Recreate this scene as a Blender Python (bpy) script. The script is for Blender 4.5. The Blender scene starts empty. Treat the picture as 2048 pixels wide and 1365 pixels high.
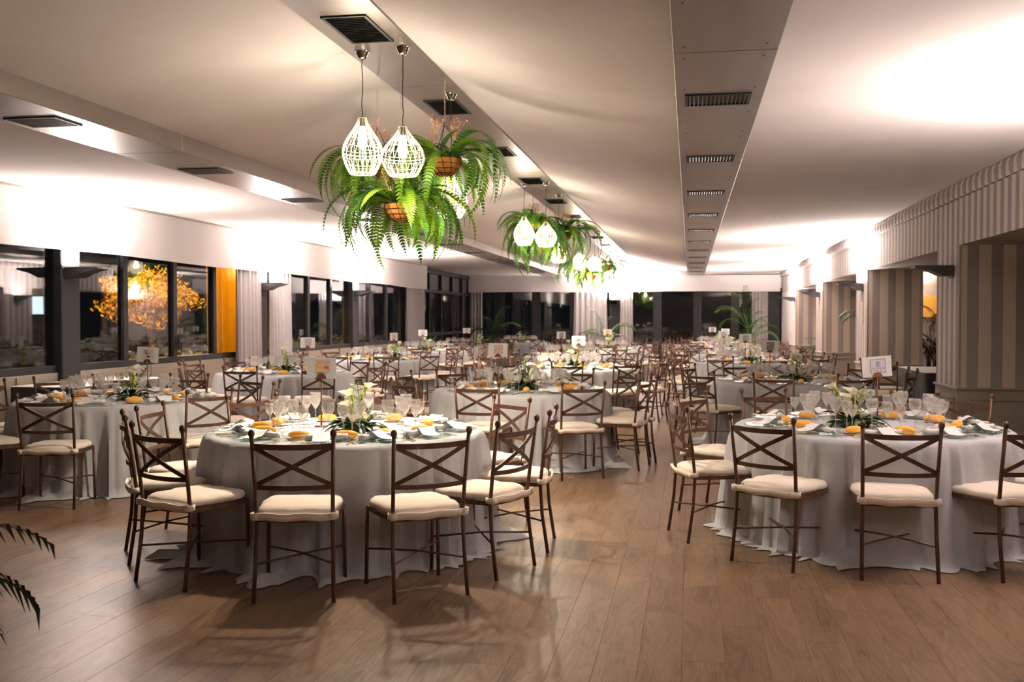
import bpy, math, random
from mathutils import Vector, Matrix, Euler
PI = math.pi
random.seed(7)
S = bpy.context.scene
COL = S.collection

# ------------------------------------------------------------------ camera
FPX, CX, CY, CH = 1990.0, 1024.0, 682.5, 1.53
YAW = math.atan(356 / FPX); PITCH = math.atan(47 / math.hypot(FPX, 356))
cam_d = bpy.data.cameras.new('camera'); cam = bpy.data.objects.new('camera', cam_d); COL.objects.link(cam)
cam_d.sensor_width = 36; cam_d.lens = 36 * FPX / 2048; cam_d.clip_end = 300
cam_d.dof.use_dof = True; cam_d.dof.focus_distance = 6.2; cam_d.dof.aperture_fstop = 4.0
cam.location = (0, 0, CH); cam.rotation_euler = (PI / 2 - PITCH, 0, YAW)
S.camera = cam
FW = Vector((-math.sin(YAW) * math.cos(PITCH), math.cos(YAW) * math.cos(PITCH), -math.sin(PITCH)))
RT = Vector((math.cos(YAW), math.sin(YAW), 0)); UP = RT.cross(FW)
def ray(x, y): return FW + RT * ((x - CX) / FPX) + UP * ((CY - y) / FPX)
def aty(x, y, Y):
    d = ray(x, y); return Vector((0, 0, CH)) + d * (Y / d.y)
def atz(x, y, z):
    d = ray(x, y); return Vector((0, 0, CH)) + d * ((z - CH) / d.z)

# ------------------------------------------------------------------ world, view
W = bpy.data.worlds.new('night'); S.world = W; W.use_nodes = True
W.node_tree.nodes['Background'].inputs[0].default_value = (.0022, .0022, .0026, 1)
W.node_tree.nodes['Background'].inputs[1].default_value = 1.0
S.view_settings.view_transform = 'Standard'; S.view_settings.look = 'None'
S.view_settings.gamma = 1; S.view_settings.use_curve_mapping = False
S.view_settings.exposure = 1.4
S.cycles.transparent_max_bounces = 20
S.cycles.max_bounces = 6; S.cycles.diffuse_bounces = 4; S.cycles.glossy_bounces = 3
S.cycles.use_adaptive_sampling = True; S.cycles.adaptive_threshold = .05
S.cycles.caustics_reflective = False; S.cycles.caustics_refractive = False
S.cycles.sample_clamp_indirect = 6.0
WARM = (1, .83, .64)
SCONCE_W = 150.0
PENDANT_W = 12.0
def light(name, kind, loc, power, col, rot=(0, 0, 0), size=.2, parent=None):
    d = bpy.data.lights.new(name, kind); d.energy = power; d.color = col
    if kind == 'AREA': d.size = size
    elif kind in ('POINT', 'SPOT'): d.shadow_soft_size = size
    o = bpy.data.objects.new(name, d); COL.objects.link(o); o.location = loc; o.rotation_euler = rot
    if parent: o.parent = parent
    return o
def aim(o, target): o.rotation_euler = (Vector(target) - o.location).to_track_quat('-Z', 'Y').to_euler()
st = light('sodium_street_light', 'SPOT', (-8.9, 15.9, 4.9), 3200, (1, .50, .06), size=.15); st.data.spot_size = 1.5; st.data.spot_blend = .6; aim(st, (-11.3, 19.4, 1.6))
st = light('sodium_street_light', 'SPOT', (-9.2, 17.4, 3.4), 750, (1, .60, .12), size=.15); st.data.spot_size = 1.6; st.data.spot_blend = .8; aim(st, (-8.0, 15.8, 1.6))

# ------------------------------------------------------------------ materials
MATS = {}
def mat(name, col, rough=.5, metal=0., noise=None, bump=None, spec=.5, trans=None, emit=None, vec_scale=(1, 1, 1), alpha=None):
    """principled surface; noise=(scale, second colour), bump=(scale, strength, distance)"""
    if name in MATS: return MATS[name]
    m = bpy.data.materials.new(name); m.use_nodes = True; nt = m.node_tree; N = nt.nodes; L = nt.links
    b = N['Principled BSDF']
    b.inputs['Base Color'].default_value = (*col, 1); b.inputs['Roughness'].default_value = rough
    b.inputs['Metallic'].default_value = metal; b.inputs['Specular IOR Level'].default_value = spec
    if noise or bump:
        tc = N.new('ShaderNodeTexCoord'); mp = N.new('ShaderNodeMapping'); mp.inputs['Scale'].default_value = vec_scale
        L.new(tc.outputs['Object'], mp.inputs['Vector'])
    if noise:
        n = N.new('ShaderNodeTexNoise'); n.inputs['Scale'].default_value = noise[0]; n.inputs['Detail'].default_value = 4
        L.new(mp.outputs[0], n.inputs['Vector'])
        r = N.new('ShaderNodeValToRGB'); r.color_ramp.elements[0].position = .35; r.color_ramp.elements[1].position = .65
        r.color_ramp.elements[0].color = (*col, 1); r.color_ramp.elements[1].color = (*noise[1], 1)
        L.new(n.outputs[0], r.inputs[0]); L.new(r.outputs[0], b.inputs['Base Color'])
    if bump:
        n2 = N.new('ShaderNodeTexNoise'); n2.inputs['Scale'].default_value = bump[0]; n2.inputs['Detail'].default_value = 3
        L.new(mp.outputs[0], n2.inputs['Vector'])
        bp = N.new('ShaderNodeBump'); bp.inputs['Strength'].default_value = bump[1]; bp.inputs['Distance'].default_value = bump[2] if len(bump) > 2 else .01
        L.new(n2.outputs[0], bp.inputs['Height']); L.new(bp.outputs[0], b.inputs['Normal'])
    if emit:
        b.inputs['Emission Color'].default_value = (*emit[0], 1); b.inputs['Emission Strength'].default_value = emit[1]
    if trans:   # leaf-like translucency
        t = N.new('ShaderNodeBsdfTranslucent'); t.inputs[0].default_value = (*trans[0], 1)
        mx = N.new('ShaderNodeMixShader'); mx.inputs[0].default_value = trans[1]
        L.new(b.outputs[0], mx.inputs[1]); L.new(t.outputs[0], mx.inputs[2]); L.new(mx.outputs[0], N['Material Output'].inputs[0])
    MATS[name] = m
    return m
def glass_mat(name, tint=(1, 1, 1), ior=1.45, gl=(1, 1, 1), extra=0.0, haze=0.0, rough=.02, power=4.0):
    m = bpy.data.materials.new(name); m.use_nodes = True; nt = m.node_tree; N = nt.nodes; L = nt.links
    N.remove(N['Principled BSDF'])
    t = N.new('ShaderNodeBsdfTransparent'); t.inputs[0].default_value = (*tint, 1)
    g = N.new('ShaderNodeBsdfGlossy'); g.inputs['Roughness'].default_value = rough; g.inputs[0].default_value = (*gl, 1)
    f = N.new('ShaderNodeLayerWeight'); f.inputs[0].default_value = .5     # facing term: same on both sides of a thin wall
    p = N.new('ShaderNodeMath'); p.operation = 'POWER'; p.inputs[1].default_value = power; L.new(f.outputs['Facing'], p.inputs[0])
    a = N.new('ShaderNodeMath'); a.operation = 'MULTIPLY_ADD'; a.use_clamp = True; a.inputs[1].default_value = ior; a.inputs[2].default_value = extra
    L.new(p.outputs[0], a.inputs[0])
    if haze:
        d2 = N.new('ShaderNodeBsdfDiffuse'); d2.inputs[0].default_value = (1, .98, .96, 1)  # white diffuse mixed in to imitate bright sparkle on the glass
        m2 = N.new('ShaderNodeMixShader'); m2.inputs[0].default_value = haze; L.new(t.outputs[0], m2.inputs[1]); L.new(d2.outputs[0], m2.inputs[2]); t = m2
    mx = N.new('ShaderNodeMixShader'); L.new(a.outputs[0], mx.inputs[0]); L.new(t.outputs[0], mx.inputs[1]); L.new(g.outputs[0], mx.inputs[2])
    L.new(mx.outputs[0], N['Material Output'].inputs[0]); MATS[name] = m
    return m
def stripe_mat(name, axis, period, ca, cb, rough=.85):
    m = bpy.data.materials.new(name); m.use_nodes = True; nt = m.node_tree; N = nt.nodes; L = nt.links
    b = N['Principled BSDF']; b.inputs['Roughness'].default_value = rough; b.inputs['Specular IOR Level'].default_value = .15
    tc = N.new('ShaderNodeTexCoord'); sp = N.new('ShaderNodeSeparateXYZ'); L.new(tc.outputs['Object'], sp.inputs[0])
    n0 = N.new('ShaderNodeTexNoise'); n0.inputs['Scale'].default_value = 1.3; L.new(tc.outputs['Object'], n0.inputs['Vector'])
    w = N.new('ShaderNodeMath'); w.operation = 'MULTIPLY_ADD'; w.inputs[1].default_value = .012; L.new(n0.outputs[0], w.inputs[0]); L.new(sp.outputs[axis], w.inputs[2])
    d = N.new('ShaderNodeMath'); d.operation = 'DIVIDE'; d.inputs[1].default_value = period; L.new(w.outputs[0], d.inputs[0])
    fr = N.new('ShaderNodeMath'); fr.operation = 'FRACT'; L.new(d.outputs[0], fr.inputs[0])
    r = N.new('ShaderNodeValToRGB'); r.color_ramp.interpolation = 'CONSTANT'
    r.color_ramp.elements[0].color = (*ca, 1); r.color_ramp.elements[1].position = .48; r.color_ramp.elements[1].color = (*cb, 1)
    L.new(fr.outputs[0], r.inputs[0]); L.new(r.outputs[0], b.inputs['Base Color']); MATS[name] = m
    return m
def palette_mat(name, cols, scale=18., seed=0.):
    """a blurry printed picture: patches of a few colours"""
    m = bpy.data.materials.new(name); m.use_nodes = True; nt = m.node_tree; N = nt.nodes; L = nt.links
    b = N['Principled BSDF']; b.inputs['Roughness'].default_value = .7
    tc = N.new('ShaderNodeTexCoord'); mp = N.new('ShaderNodeMapping'); mp.inputs['Location'].default_value = (seed, seed * 1.7, seed * .6)
    L.new(tc.outputs['Object'], mp.inputs[0])
    n = N.new('ShaderNodeTexNoise'); n.inputs['Scale'].default_value = scale; n.inputs['Detail'].default_value = 2; L.new(mp.outputs[0], n.inputs['Vector'])
    r = N.new('ShaderNodeValToRGB'); e = r.color_ramp.elements
    k = len(cols); e[0].position = .32; e[0].color = (*cols[0], 1); e[1].position = .68; e[1].color = (*cols[-1], 1)
    for i in range(1, k - 1):
        q = e.new(.32 + .36 * i / (k - 1)); q.color = (*cols[i], 1)
    L.new(n.outputs[0], r.inputs[0]); L.new(r.outputs[0], b.inputs['Base Color']); MATS[name] = m
    return m
def wood_mat():
    m = bpy.data.materials.new('oak_laminate'); m.use_nodes = True; nt = m.node_tree; N = nt.nodes; L = nt.links
    b = N['Principled BSDF']
    tc = N.new('ShaderNodeTexCoord'); oi = N.new('ShaderNodeObjectInfo'); ge = N.new('ShaderNodeNewGeometry')
    ad = N.new('ShaderNodeMath'); ad.operation = 'ADD'; L.new(oi.outputs['Random'], ad.inputs[0]); L.new(ge.outputs['Random Per Island'], ad.inputs[1])
    fr = N.new('ShaderNodeMath'); fr.operation = 'FRACT'; L.new(ad.outputs[0], fr.inputs[0])
    sc = N.new('ShaderNodeMath'); sc.operation = 'MULTIPLY'; sc.inputs[1].default_value = 37.; L.new(fr.outputs[0], sc.inputs[0])
    cmb = N.new('ShaderNodeCombineXYZ')
    for i in range(3): L.new(sc.outputs[0], cmb.inputs[i])
    va = N.new('ShaderNodeVectorMath'); va.operation = 'ADD'; L.new(tc.outputs['Object'], va.inputs[0]); L.new(cmb.outputs[0], va.inputs[1])
    mp = N.new('ShaderNodeMapping'); mp.inputs['Scale'].default_value = (1, .16, 1); L.new(va.outputs[0], mp.inputs[0])
    n1 = N.new('ShaderNodeTexNoise'); n1.inputs['Scale'].default_value = 9; n1.inputs['Detail'].default_value = 2; n1.inputs['Distortion'].default_value = .6; L.new(mp.outputs[0], n1.inputs['Vector'])
    # cathedral rings: contour lines of a stretched noise
    ml = N.new('ShaderNodeMath'); ml.operation = 'MULTIPLY'; ml.inputs[1].default_value = 14; L.new(n1.outputs[0], ml.inputs[0])
    sn = N.new('ShaderNodeMath'); sn.operation = 'SINE'; ml2 = N.new('ShaderNodeMath'); ml2.operation = 'MULTIPLY'; ml2.inputs[1].default_value = 4.0
    L.new(ml.outputs[0], ml2.inputs[0]); L.new(ml2.outputs[0], sn.inputs[0])
    mp2 = N.new('ShaderNodeMapping'); mp2.inputs['Scale'].default_value = (1, .03, 1); L.new(va.outputs[0], mp2.inputs[0])
    n2 = N.new('ShaderNodeTexNoise'); n2.inputs['Scale'].default_value = 160; n2.inputs['Detail'].default_value = 3; L.new(mp2.outputs[0], n2.inputs['Vector'])
    a2 = N.new('ShaderNodeMath'); a2.operation = 'MULTIPLY_ADD'; a2.inputs[1].default_value = .11; L.new(sn.outputs[0], a2.inputs[0]); L.new(n2.outputs[0], a2.inputs[2])
    a3 = N.new('ShaderNodeMath'); a3.operation = 'MULTIPLY_ADD'; a3.inputs[1].default_value = .75; L.new(n1.outputs[0], a3.inputs[0]); L.new(a2.outputs[0], a3.inputs[2])
    r = N.new('ShaderNodeValToRGB'); e = r.color_ramp.elements
    e[0].position = .45; e[0].color = (.074, .043, .024, 1); e[1].position = 1.0; e[1].color = (.232, .145, .084, 1)
    q = e.new(.72); q.color = (.155, .093, .053, 1)
    L.new(a3.outputs[0], r.inputs[0])
    hv = N.new('ShaderNodeHueSaturation'); mr = N.new('ShaderNodeMapRange'); mr.inputs[3].default_value = .90; mr.inputs[4].default_value = 1.08
    L.new(fr.outputs[0], mr.inputs[0]); L.new(mr.outputs[0], hv.inputs['Value']); L.new(r.outputs[0], hv.inputs['Color'])
    L.new(hv.outputs[0], b.inputs['Base Color'])
    rr = N.new('ShaderNodeMapRange'); rr.inputs[3].default_value = .24; rr.inputs[4].default_value = .42; L.new(n2.outputs[0], rr.inputs[0]); L.new(rr.outputs[0], b.inputs['Roughness'])
    bp = N.new('ShaderNodeBump'); bp.inputs['Strength'].default_value = .08; bp.inputs['Distance'].default_value = .002
    L.new(a2.outputs[0], bp.inputs['Height']); L.new(bp.outputs[0], b.inputs['Normal'])
    MATS['wood'] = m
    return m
M_wood = wood_mat()
M_iron = mat('brown_iron', (.125, .062, .038), .42, .3, noise=(30, (.095, .046, .029)))
M_cush = mat('cream_cushion', (.88, .80, .70), .9, noise=(14, (.84, .75, .64)), bump=(220, .25, .002), spec=.1)
M_linen = mat('grey_linen', (.52, .53, .56), .82, noise=(60, (.48, .49, .52)), bump=(320, .35, .002), spec=.2)
M_white = mat('white_cloth', (.80, .78, .76), .85, bump=(200, .2, .002), spec=.1)
M_ceil = mat('ceiling_fabric', (.74, .69, .68), .95, noise=(2.0, (.71, .66, .65)), bump=(500, .1, .001), spec=.05)
M_alu = mat('brushed_metal', (.34, .30, .28), .38, .75, noise=(6, (.31, .27, .25)), vec_scale=(1, .1, 1))
M_vent = mat('vent_black', (.018, .018, .018), .5)
M_frame = mat('anthracite_frame', (.022, .022, .024), .55, 0., noise=(9, (.019, .019, .021)), spec=.2)
M_valance = mat('valance_cloth', (.70, .67, .67), .9, bump=(30, .25, .01), spec=.1)
M_curtain = mat('curtain_cloth', (.56, .53, .54), .9, noise=(7, (.52, .49, .50)), spec=.1, trans=((.6, .55, .55), .15))
M_amber = mat('amber_blind', (.80, .56, .10), .8, noise=(5, (.62, .42, .06)), trans=((.95, .66, .08), .5))
M_wains = mat('wainscot_paint', (.36, .31, .25), .6, noise=(4, (.33, .285, .23)))
M_wallw = mat('pale_plaster', (.74, .70, .69), .9, noise=(6, (.71, .67, .66)), bump=(90, .1, .002))
M_beige = mat('beige_plaster', (.52, .44, .36), .9, noise=(5, (.48, .40, .33)))
M_orange = mat('ochre_paint_added_glow', (.85, .42, .06), .8, noise=(5, (.75, .34, .04)), emit=((1, .5, .08), .10))  # faint emission added so the ochre wall looks lit
M_stripeY = stripe_mat('striped_fabric_lengthwise', 1, .235, (.34, .305, .315), (.66, .585, .55))
M_stripeX = stripe_mat('striped_fabric_crosswise', 0, .262, (.36, .315, .29), (.68, .585, .49))  # warm shade on the crosswise pier faces painted in as browner stripes
M_sconce = mat('dark_sconce_metal', (.03, .03, .032), .45, .5, noise=(20, (.035, .035, .036)))
M_chrome = mat('polished_chrome', (.75, .70, .65), .12, 1.0)
M_cord = mat('black_flex', (.02, .018, .016), .7, noise=(40, (.03, .026, .02)))
M_wire = mat('cream_wire', (.62, .56, .44), .5, noise=(30, (.58, .52, .40)))
M_bulb = mat('glowing_tube', (1, .95, .85), .5, emit=((1, .90, .72), 26.))
M_lampglow = mat('sconce_lamp', (1, .95, .9), .5, emit=((1, .88, .76), 30.))
M_fern = mat('fern_green', (.075, .17, .008), .5, noise=(9, (.15, .28, .012)), trans=((.26, .48, .01), .38))
M_fern2 = mat('fern_dark_green', (.022, .085, .012), .5, noise=(9, (.040, .13, .015)), trans=((.08, .26, .02), .30))
M_dry = mat('dried_peach_bloom', (.80, .42, .20), .8, noise=(25, (.85, .55, .32)), trans=((.9, .5, .25), .3))
M_coir = mat('coir_liner', (.52, .17, .030), .95, noise=(40, (.62, .24, .05)), bump=(120, .6, .01))
M_bwire = mat('basket_wire', (.02, .016, .012), .6, noise=(40, (.03, .02, .015)))
M_chain = mat('brass_chain', (.55, .42, .30), .35, .9)
M_leaf = mat('dark_glossy_leaf', (.022, .060, .018), .35, noise=(14, (.035, .085, .02)), trans=((.05, .16, .02), .15))
M_euc = mat('eucalyptus_leaf', (.16, .23, .14), .6, noise=(14, (.20, .27, .15)), trans=((.2, .3, .12), .2))
M_calla = mat('calla_white', (.88, .86, .70), .5, noise=(10, (.86, .82, .62)), trans=((.9, .88, .6), .25))
M_callag = mat('calla_green', (.55, .62, .06), .5, noise=(10, (.45, .55, .05)))
M_bread = mat('orange_bread_crust', (.88, .40, .035), .5, noise=(16, (.92, .50, .07)), bump=(45, .2, .004))
M_paper = mat('white_paper', (.92, .91, .92), .7, noise=(60, (.84, .83, .84)))
M_napkin = mat('white_napkin', (.90, .89, .88), .9, bump=(60, .4, .004))
M_steel = mat('steel_cutlery', (.70, .66, .62), .18, 1.0)
M_rust = mat('rusted_iron', (.24, .085, .030), .65, .3, noise=(35, (.17, .06, .025)))
M_glass = glass_mat('clear_glass', (.99, .985, .98), .85, (1, .98, .96), .06, .15, .06, 2.2)
M_plate = glass_mat('glass_charger', (.88, .94, .92), .6, (1, 1, 1), .06)
M_pane = glass_mat('window_pane', (.80, .82, .82), .75, (1, 1, 1), .06)
M_pot = mat('terracotta_pot', (.30, .11, .05), .8, noise=(12, (.26, .09, .045)))
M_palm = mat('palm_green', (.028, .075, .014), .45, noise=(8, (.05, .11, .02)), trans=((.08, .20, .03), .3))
M_palmd = mat('palm_shade_darkened', (.010, .012, .007), .9, noise=(8, (.014, .013, .007)), spec=.05)  # near-black fronds: the darkness of unlit spots painted into the colour
M_bark = mat('bark', (.10, .065, .04), .9, noise=(16, (.06, .04, .025)), bump=(40, .8, .02))
M_tree = mat('amber_lit_leaf', (.45, .26, .035), .6, noise=(3, (.30, .24, .04)), trans=((.7, .4, .04), .3))  # amber street light on the tree painted into the leaf colour
M_hedge = mat('hedge_leaf', (.07, .10, .025), .6, noise=(6, (.14, .11, .03)), trans=((.2, .2, .04), .2))
M_soil = mat('garden_soil', (.03, .03, .02), .95, noise=(3, (.05, .045, .03)))
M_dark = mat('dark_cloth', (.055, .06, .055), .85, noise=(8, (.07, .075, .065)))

# ------------------------------------------------------------------ mesh builder
class MB:
    def __init__(s): s.v = []; s.f = []; s.m = []; s.cur = 0
    def add(s, vs, fs):
        o = len(s.v); s.v += [tuple(p) for p in vs]; s.f += [tuple(i + o for i in f) for f in fs]; s.m += [s.cur] * len(fs); return s
    def box(s, x0, x1, y0, y1, z0, z1):
        v = [(x0, y0, z0), (x1, y0, z0), (x1, y1, z0), (x0, y1, z0), (x0, y0, z1), (x1, y0, z1), (x1, y1, z1), (x0, y1, z1)]
        return s.add(v, [(3, 2, 1, 0), (4, 5, 6, 7), (0, 1, 5, 4), (1, 2, 6, 5), (2, 3, 7, 6), (3, 0, 4, 7)])
    def bbox(s, x0, x1, y0, y1, z0, z1, b=.005):
        """box with chamfered edges"""
        cs = []
        for sx, sy, sz in [(i, j, k) for i in (0, 1) for j in (0, 1) for k in (0, 1)]:
            X = (x0, x1)[sx]; Y = (y0, y1)[sy]; Z = (z0, z1)[sz]; dx = (b, -b)[sx]; dy = (b, -b)[sy]; dz = (b, -b)[sz]
            cs += [(X, Y + dy, Z + dz), (X + dx, Y, Z + dz), (X + dx, Y + dy, Z)]
        c = Vector(((x0 + x1) / 2, (y0 + y1) / 2, (z0 + z1) / 2))
        idx = lambda i, j, k, a: (i * 4 + j * 2 + k) * 3 + a
        F = []
        for i in (0, 1): F.append([idx(i, 0, 0, 0), idx(i, 1, 0, 0), idx(i, 1, 1, 0), idx(i, 0, 1, 0)])
        for j in (0, 1): F.append([idx(0, j, 0, 1), idx(1, j, 0, 1), idx(1, j, 1, 1), idx(0, j, 1, 1)])
        for k in (0, 1): F.append([idx(0, 0, k, 2), idx(1, 0, k, 2), idx(1, 1, k, 2), idx(0, 1, k, 2)])
        for i in (0, 1):
            for j in (0, 1): F.append([idx(i, j, 0, 0), idx(i, j, 1, 0), idx(i, j, 1, 1), idx(i, j, 0, 1)])
            for k in (0, 1): F.append([idx(i, 0, k, 0), idx(i, 1, k, 0), idx(i, 1, k, 2), idx(i, 0, k, 2)])
        for j in (0, 1):
            for k in (0, 1): F.append([idx(0, j, k, 1), idx(1, j, k, 1), idx(1, j, k, 2), idx(0, j, k, 2)])
        for i in (0, 1):
            for j in (0, 1):
                for k in (0, 1): F.append([idx(i, j, k, 0), idx(i, j, k, 1), idx(i, j, k, 2)])
        G = []
        for f in F:
            p = [Vector(cs[q]) for q in f]; n = (p[1] - p[0]).cross(p[2] - p[0]); m = sum(p, Vector()) / len(p)
            G.append(f if n.dot(m - c) > 0 else f[::-1])
        return s.add(cs, G)
    def tube(s, path, r, n=8, caps=True, closed=False):
        P = [Vector(p) for p in path]; k = len(P)
        R = r if isinstance(r, (list, tuple)) else [r] * k
        T = []
        for i in range(k):
            a = P[(i - 1) % k] if (closed or i > 0) else P[i]; b = P[(i + 1) % k] if (closed or i < k - 1) else P[i]
            d = b - a; T.append(d.normalized() if d.length > 1e-9 else Vector((0, 0, 1)))
        ref = Vector((0, 0, 1)) if abs(T[0].z) < .9 else Vector((1, 0, 0))
        u = (ref - T[0] * ref.dot(T[0])).normalized(); vs = []
        for i in range(k):
            u = u - T[i] * u.dot(T[i])
            u = u.normalized() if u.length > 1e-6 else T[i].orthogonal().normalized()
            w = T[i].cross(u)
            for j in range(n):
                a = 2 * PI * j / n; vs.append(P[i] + (u * math.cos(a) + w * math.sin(a)) * R[i])
        fs = []
        for i in range(k if closed else k - 1):
            for j in range(n):
                a = i * n; b = ((i + 1) % k) * n
                fs.append((a + j, a + (j + 1) % n, b + (j + 1) % n, b + j))
        if caps and not closed: fs += [tuple(range(n))[::-1], tuple(range((k - 1) * n, k * n))]
        return s.add(vs, fs)
    def strip(s, path, up, w, t):
        """flat bar of width w (along up) and thickness t following path"""
        P = [Vector(p) for p in path]; k = len(P); up = Vector(up); vs = []
        for i in range(k):
            d = (P[min(i + 1, k - 1)] - P[max(i - 1, 0)]).normalized()
            u = (up - d * up.dot(d)).normalized(); nn = d.cross(u)
            for a, b in ((-1, -1), (1, -1), (1, 1), (-1, 1)): vs.append(P[i] + u * (a * w / 2) + nn * (b * t / 2))
        fs = []
        for i in range(k - 1):
            for j in range(4): fs.append((i * 4 + j, (i + 1) * 4 + j, (i + 1) * 4 + (j + 1) % 4, i * 4 + (j + 1) % 4))
        fs += [(0, 1, 2, 3), ((k - 1) * 4 + 3, (k - 1) * 4 + 2, (k - 1) * 4 + 1, (k - 1) * 4)]
        return s.add(vs, fs)
    def lathe(s, prof, n=20, c=(0, 0, 0), sx=1, sy=1):
        vs = []; k = len(prof); fs = []
        for r, z in prof:
            for j in range(n):
                a = 2 * PI * j / n; vs.append((c[0] + max(r, 1e-4) * math.cos(a) * sx, c[1] + max(r, 1e-4) * math.sin(a) * sy, c[2] + z))
        for i in range(k - 1):
            for j in range(n): fs.append((i * n + j, i * n + (j + 1) % n, (i + 1) * n + (j + 1) % n, (i + 1) * n + j))
        return s.add(vs, fs)
    def grid(s, fn, nu, nv, flip=False):
        vs = [fn(i / nu, j / nv) for j in range(nv + 1) for i in range(nu + 1)]
        fs = []
        for j in range(nv):
            for i in range(nu):
                a = j * (nu + 1) + i; q = (a, a + 1, a + nu + 2, a + nu + 1); fs.append(q[::-1] if flip else q)
        return s.add(vs, fs)
    def mesh(s, name, m, smooth=False):
        me = bpy.data.meshes.new(name); me.from_pydata(s.v, [], s.f)
        for q in (m if isinstance(m, (list, tuple)) else [m]): me.materials.append(q)
        if isinstance(m, (list, tuple)): me.polygons.foreach_set('material_index', s.m)
        if smooth:
            me.polygons.foreach_set('use_smooth', [True] * len(me.polygons))
        me.update(); return me
    def build(s, name, m, parent=None, smooth=False, **kw):
        return put(name, s.mesh(name, m, smooth), parent, **kw)
def put(name, me, parent=None, loc=None, rot=None, scale=None, label=None, cat=None, group=None, kind=None):
    o = bpy.data.objects.new(name, me); COL.objects.link(o)
    if parent is not None: o.parent = parent
    if loc is not None: o.location = loc
    if rot is not None: o.rotation_euler = rot
    if scale is not None: o.scale = (scale,) * 3 if isinstance(scale, (int, float)) else scale
    if label: o['label'] = label
    if cat: o['category'] = cat
    if group: o['group'] = group
    if kind: o['kind'] = kind
    return o
def thing(name, label, cat, loc=(0, 0, 0), rz=0, group=None): return put(name, None, None, loc, (0, 0, rz), None, label, cat, group)
def struct(name, mb, m, smooth=False): return mb.build(name, m, smooth=smooth, kind='structure')
def sroot(name): return put(name, None, kind='structure')
def spawn(proto, root):
    """proto: list of (name, mesh, loc, rot, scale, children)"""
    for nm, me, lo, ro, sc, ch in proto:
        o = put(nm, me, root, lo, ro, sc)
        for c in ch: put(c[0], c[1], o, c[2], c[3], c[4])
def pt(nm, me, lo=None, ro=None, sc=None, ch=()): return (nm, me, lo, ro, sc, ch)

# ------------------------------------------------------------------ room sizes
XL, XR, YB, YF = -7.6, 3.05, 34.8, -3.2
ZC, ZD, ZR = 3.03, 3.0, 3.5

# floor: planks run along the room; the 300 that show largest are parts, the rest is one mesh
fl = sroot('floor')
PW, PL = .19, 1.28
def plank_mesh():
    m = MB(); g = .0004; m.bbox(-PW / 2 + g, PW / 2 - g, -PL / 2 + g, PL / 2 - g, -.012, 0, .0006); return m
plank_me = plank_mesh().mesh('plank', M_wood)
planks = []
x = -8.2 + PW / 2; row = 0
while x < 8.6:
    y = YF + ((row * .43) % 1.0) * PL - PL
    while y < 36:
        planks.append((x, y)); y += PL
    x += PW; row += 1
def plank_size(p):
    X, Y = p; d = Vector((X, Y, -CH)); z = d.dot(FW)
    if z < 1: return 0
    px = CX + FPX * d.dot(RT) / z; py = CY - FPX * d.dot(UP) / z
    if not (-150 < px < 2200 and py < 1500): return 0
    return 1 / z ** 3
planks.sort(key=plank_size, reverse=True)
for p in planks[:300]: put('plank', plank_me, fl, (p[0], p[1], 0))
rest = MB()
pm = plank_mesh()
for p in planks[300:]:
    rest.add([(v[0] + p[0], v[1] + p[1], v[2]) for v in pm.v], pm.f)
rest.build('plank', M_wood, fl, kind='stuff')
MB().box(-8.3, 8.7, YF - .2, 35.3, -.2, -.013).build('subfloor', M_soil, fl)

# ceiling
ce = sroot('ceiling')
DLo, DLi, RBl, RBr, DRi, DRo = -5.06, -4.43, -2.5, -1.95, -.10, .47
def panel(x0, z0, x1, z1, sag):
    m = MB(); ny = 60
    def f(u, v):
        Y = YF + (YB + .3 - YF) * v; k = abs(math.sin(PI * (Y - 1.2) / 5.8)) ** .6
        return (x0 + (x1 - x0) * u, Y, z0 + (z1 - z0) * u - sag * 4 * u * (1 - u) * (.65 + .35 * k))
    m.grid(f, 10, ny, True)
    b = MB(); b.grid(lambda u, v: (f(u, v)[0], f(u, v)[1], f(u, v)[2] + .03), 10, ny)
    m.add(b.v, b.f); m.build('fabric_panel', M_ceil, ce, smooth=True)
panel(XL - .3, ZC, DLo, ZD + .015, .0)
panel(DLi - .02, ZD + .15, RBl, ZR, .05)
panel(RBr, ZR, DRi + .02, ZD + .15, .05)
panel(DRo, ZD + .015, XR + .1, ZC + .05, .0)
y = 5.64 - 2.55 * 4
while y < YB:
    y1 = min(y + 2.55, YB + .2)
    for a, b in ((DLo, DLi), (DRi, DRo)):
        MB().bbox(a, b, y + .003, y1 - .003, ZD, ZD + .17, .004).build('duct_panel', M_alu, ce)
    MB().bbox(RBl, RBr, y + .002, y1 - .002, ZR - .012, ZR + .1, .004).build('ridge_panel', M_alu, ce)
    y = y1
MB().box(-8.4, 3.5, YF - .3, YB + .6, 3.75, 3.85).build('roof_deck', M_soil, ce)
# little screws on the right duct panels
scr = MB()
for k in range(6):
    yy = 5.64 + 2.55 * (k - 1)
    for dx in (.06, .50):
        for dy in (.12, .9, 1.65, 2.42): scr.lathe([(0, -.003), (.007, -.003), (.007, 0), (0, 0)], 6, (DRi + dx, yy + dy, ZD))
scr.build('screw', M_vent, ce, kind='stuff')

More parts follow.
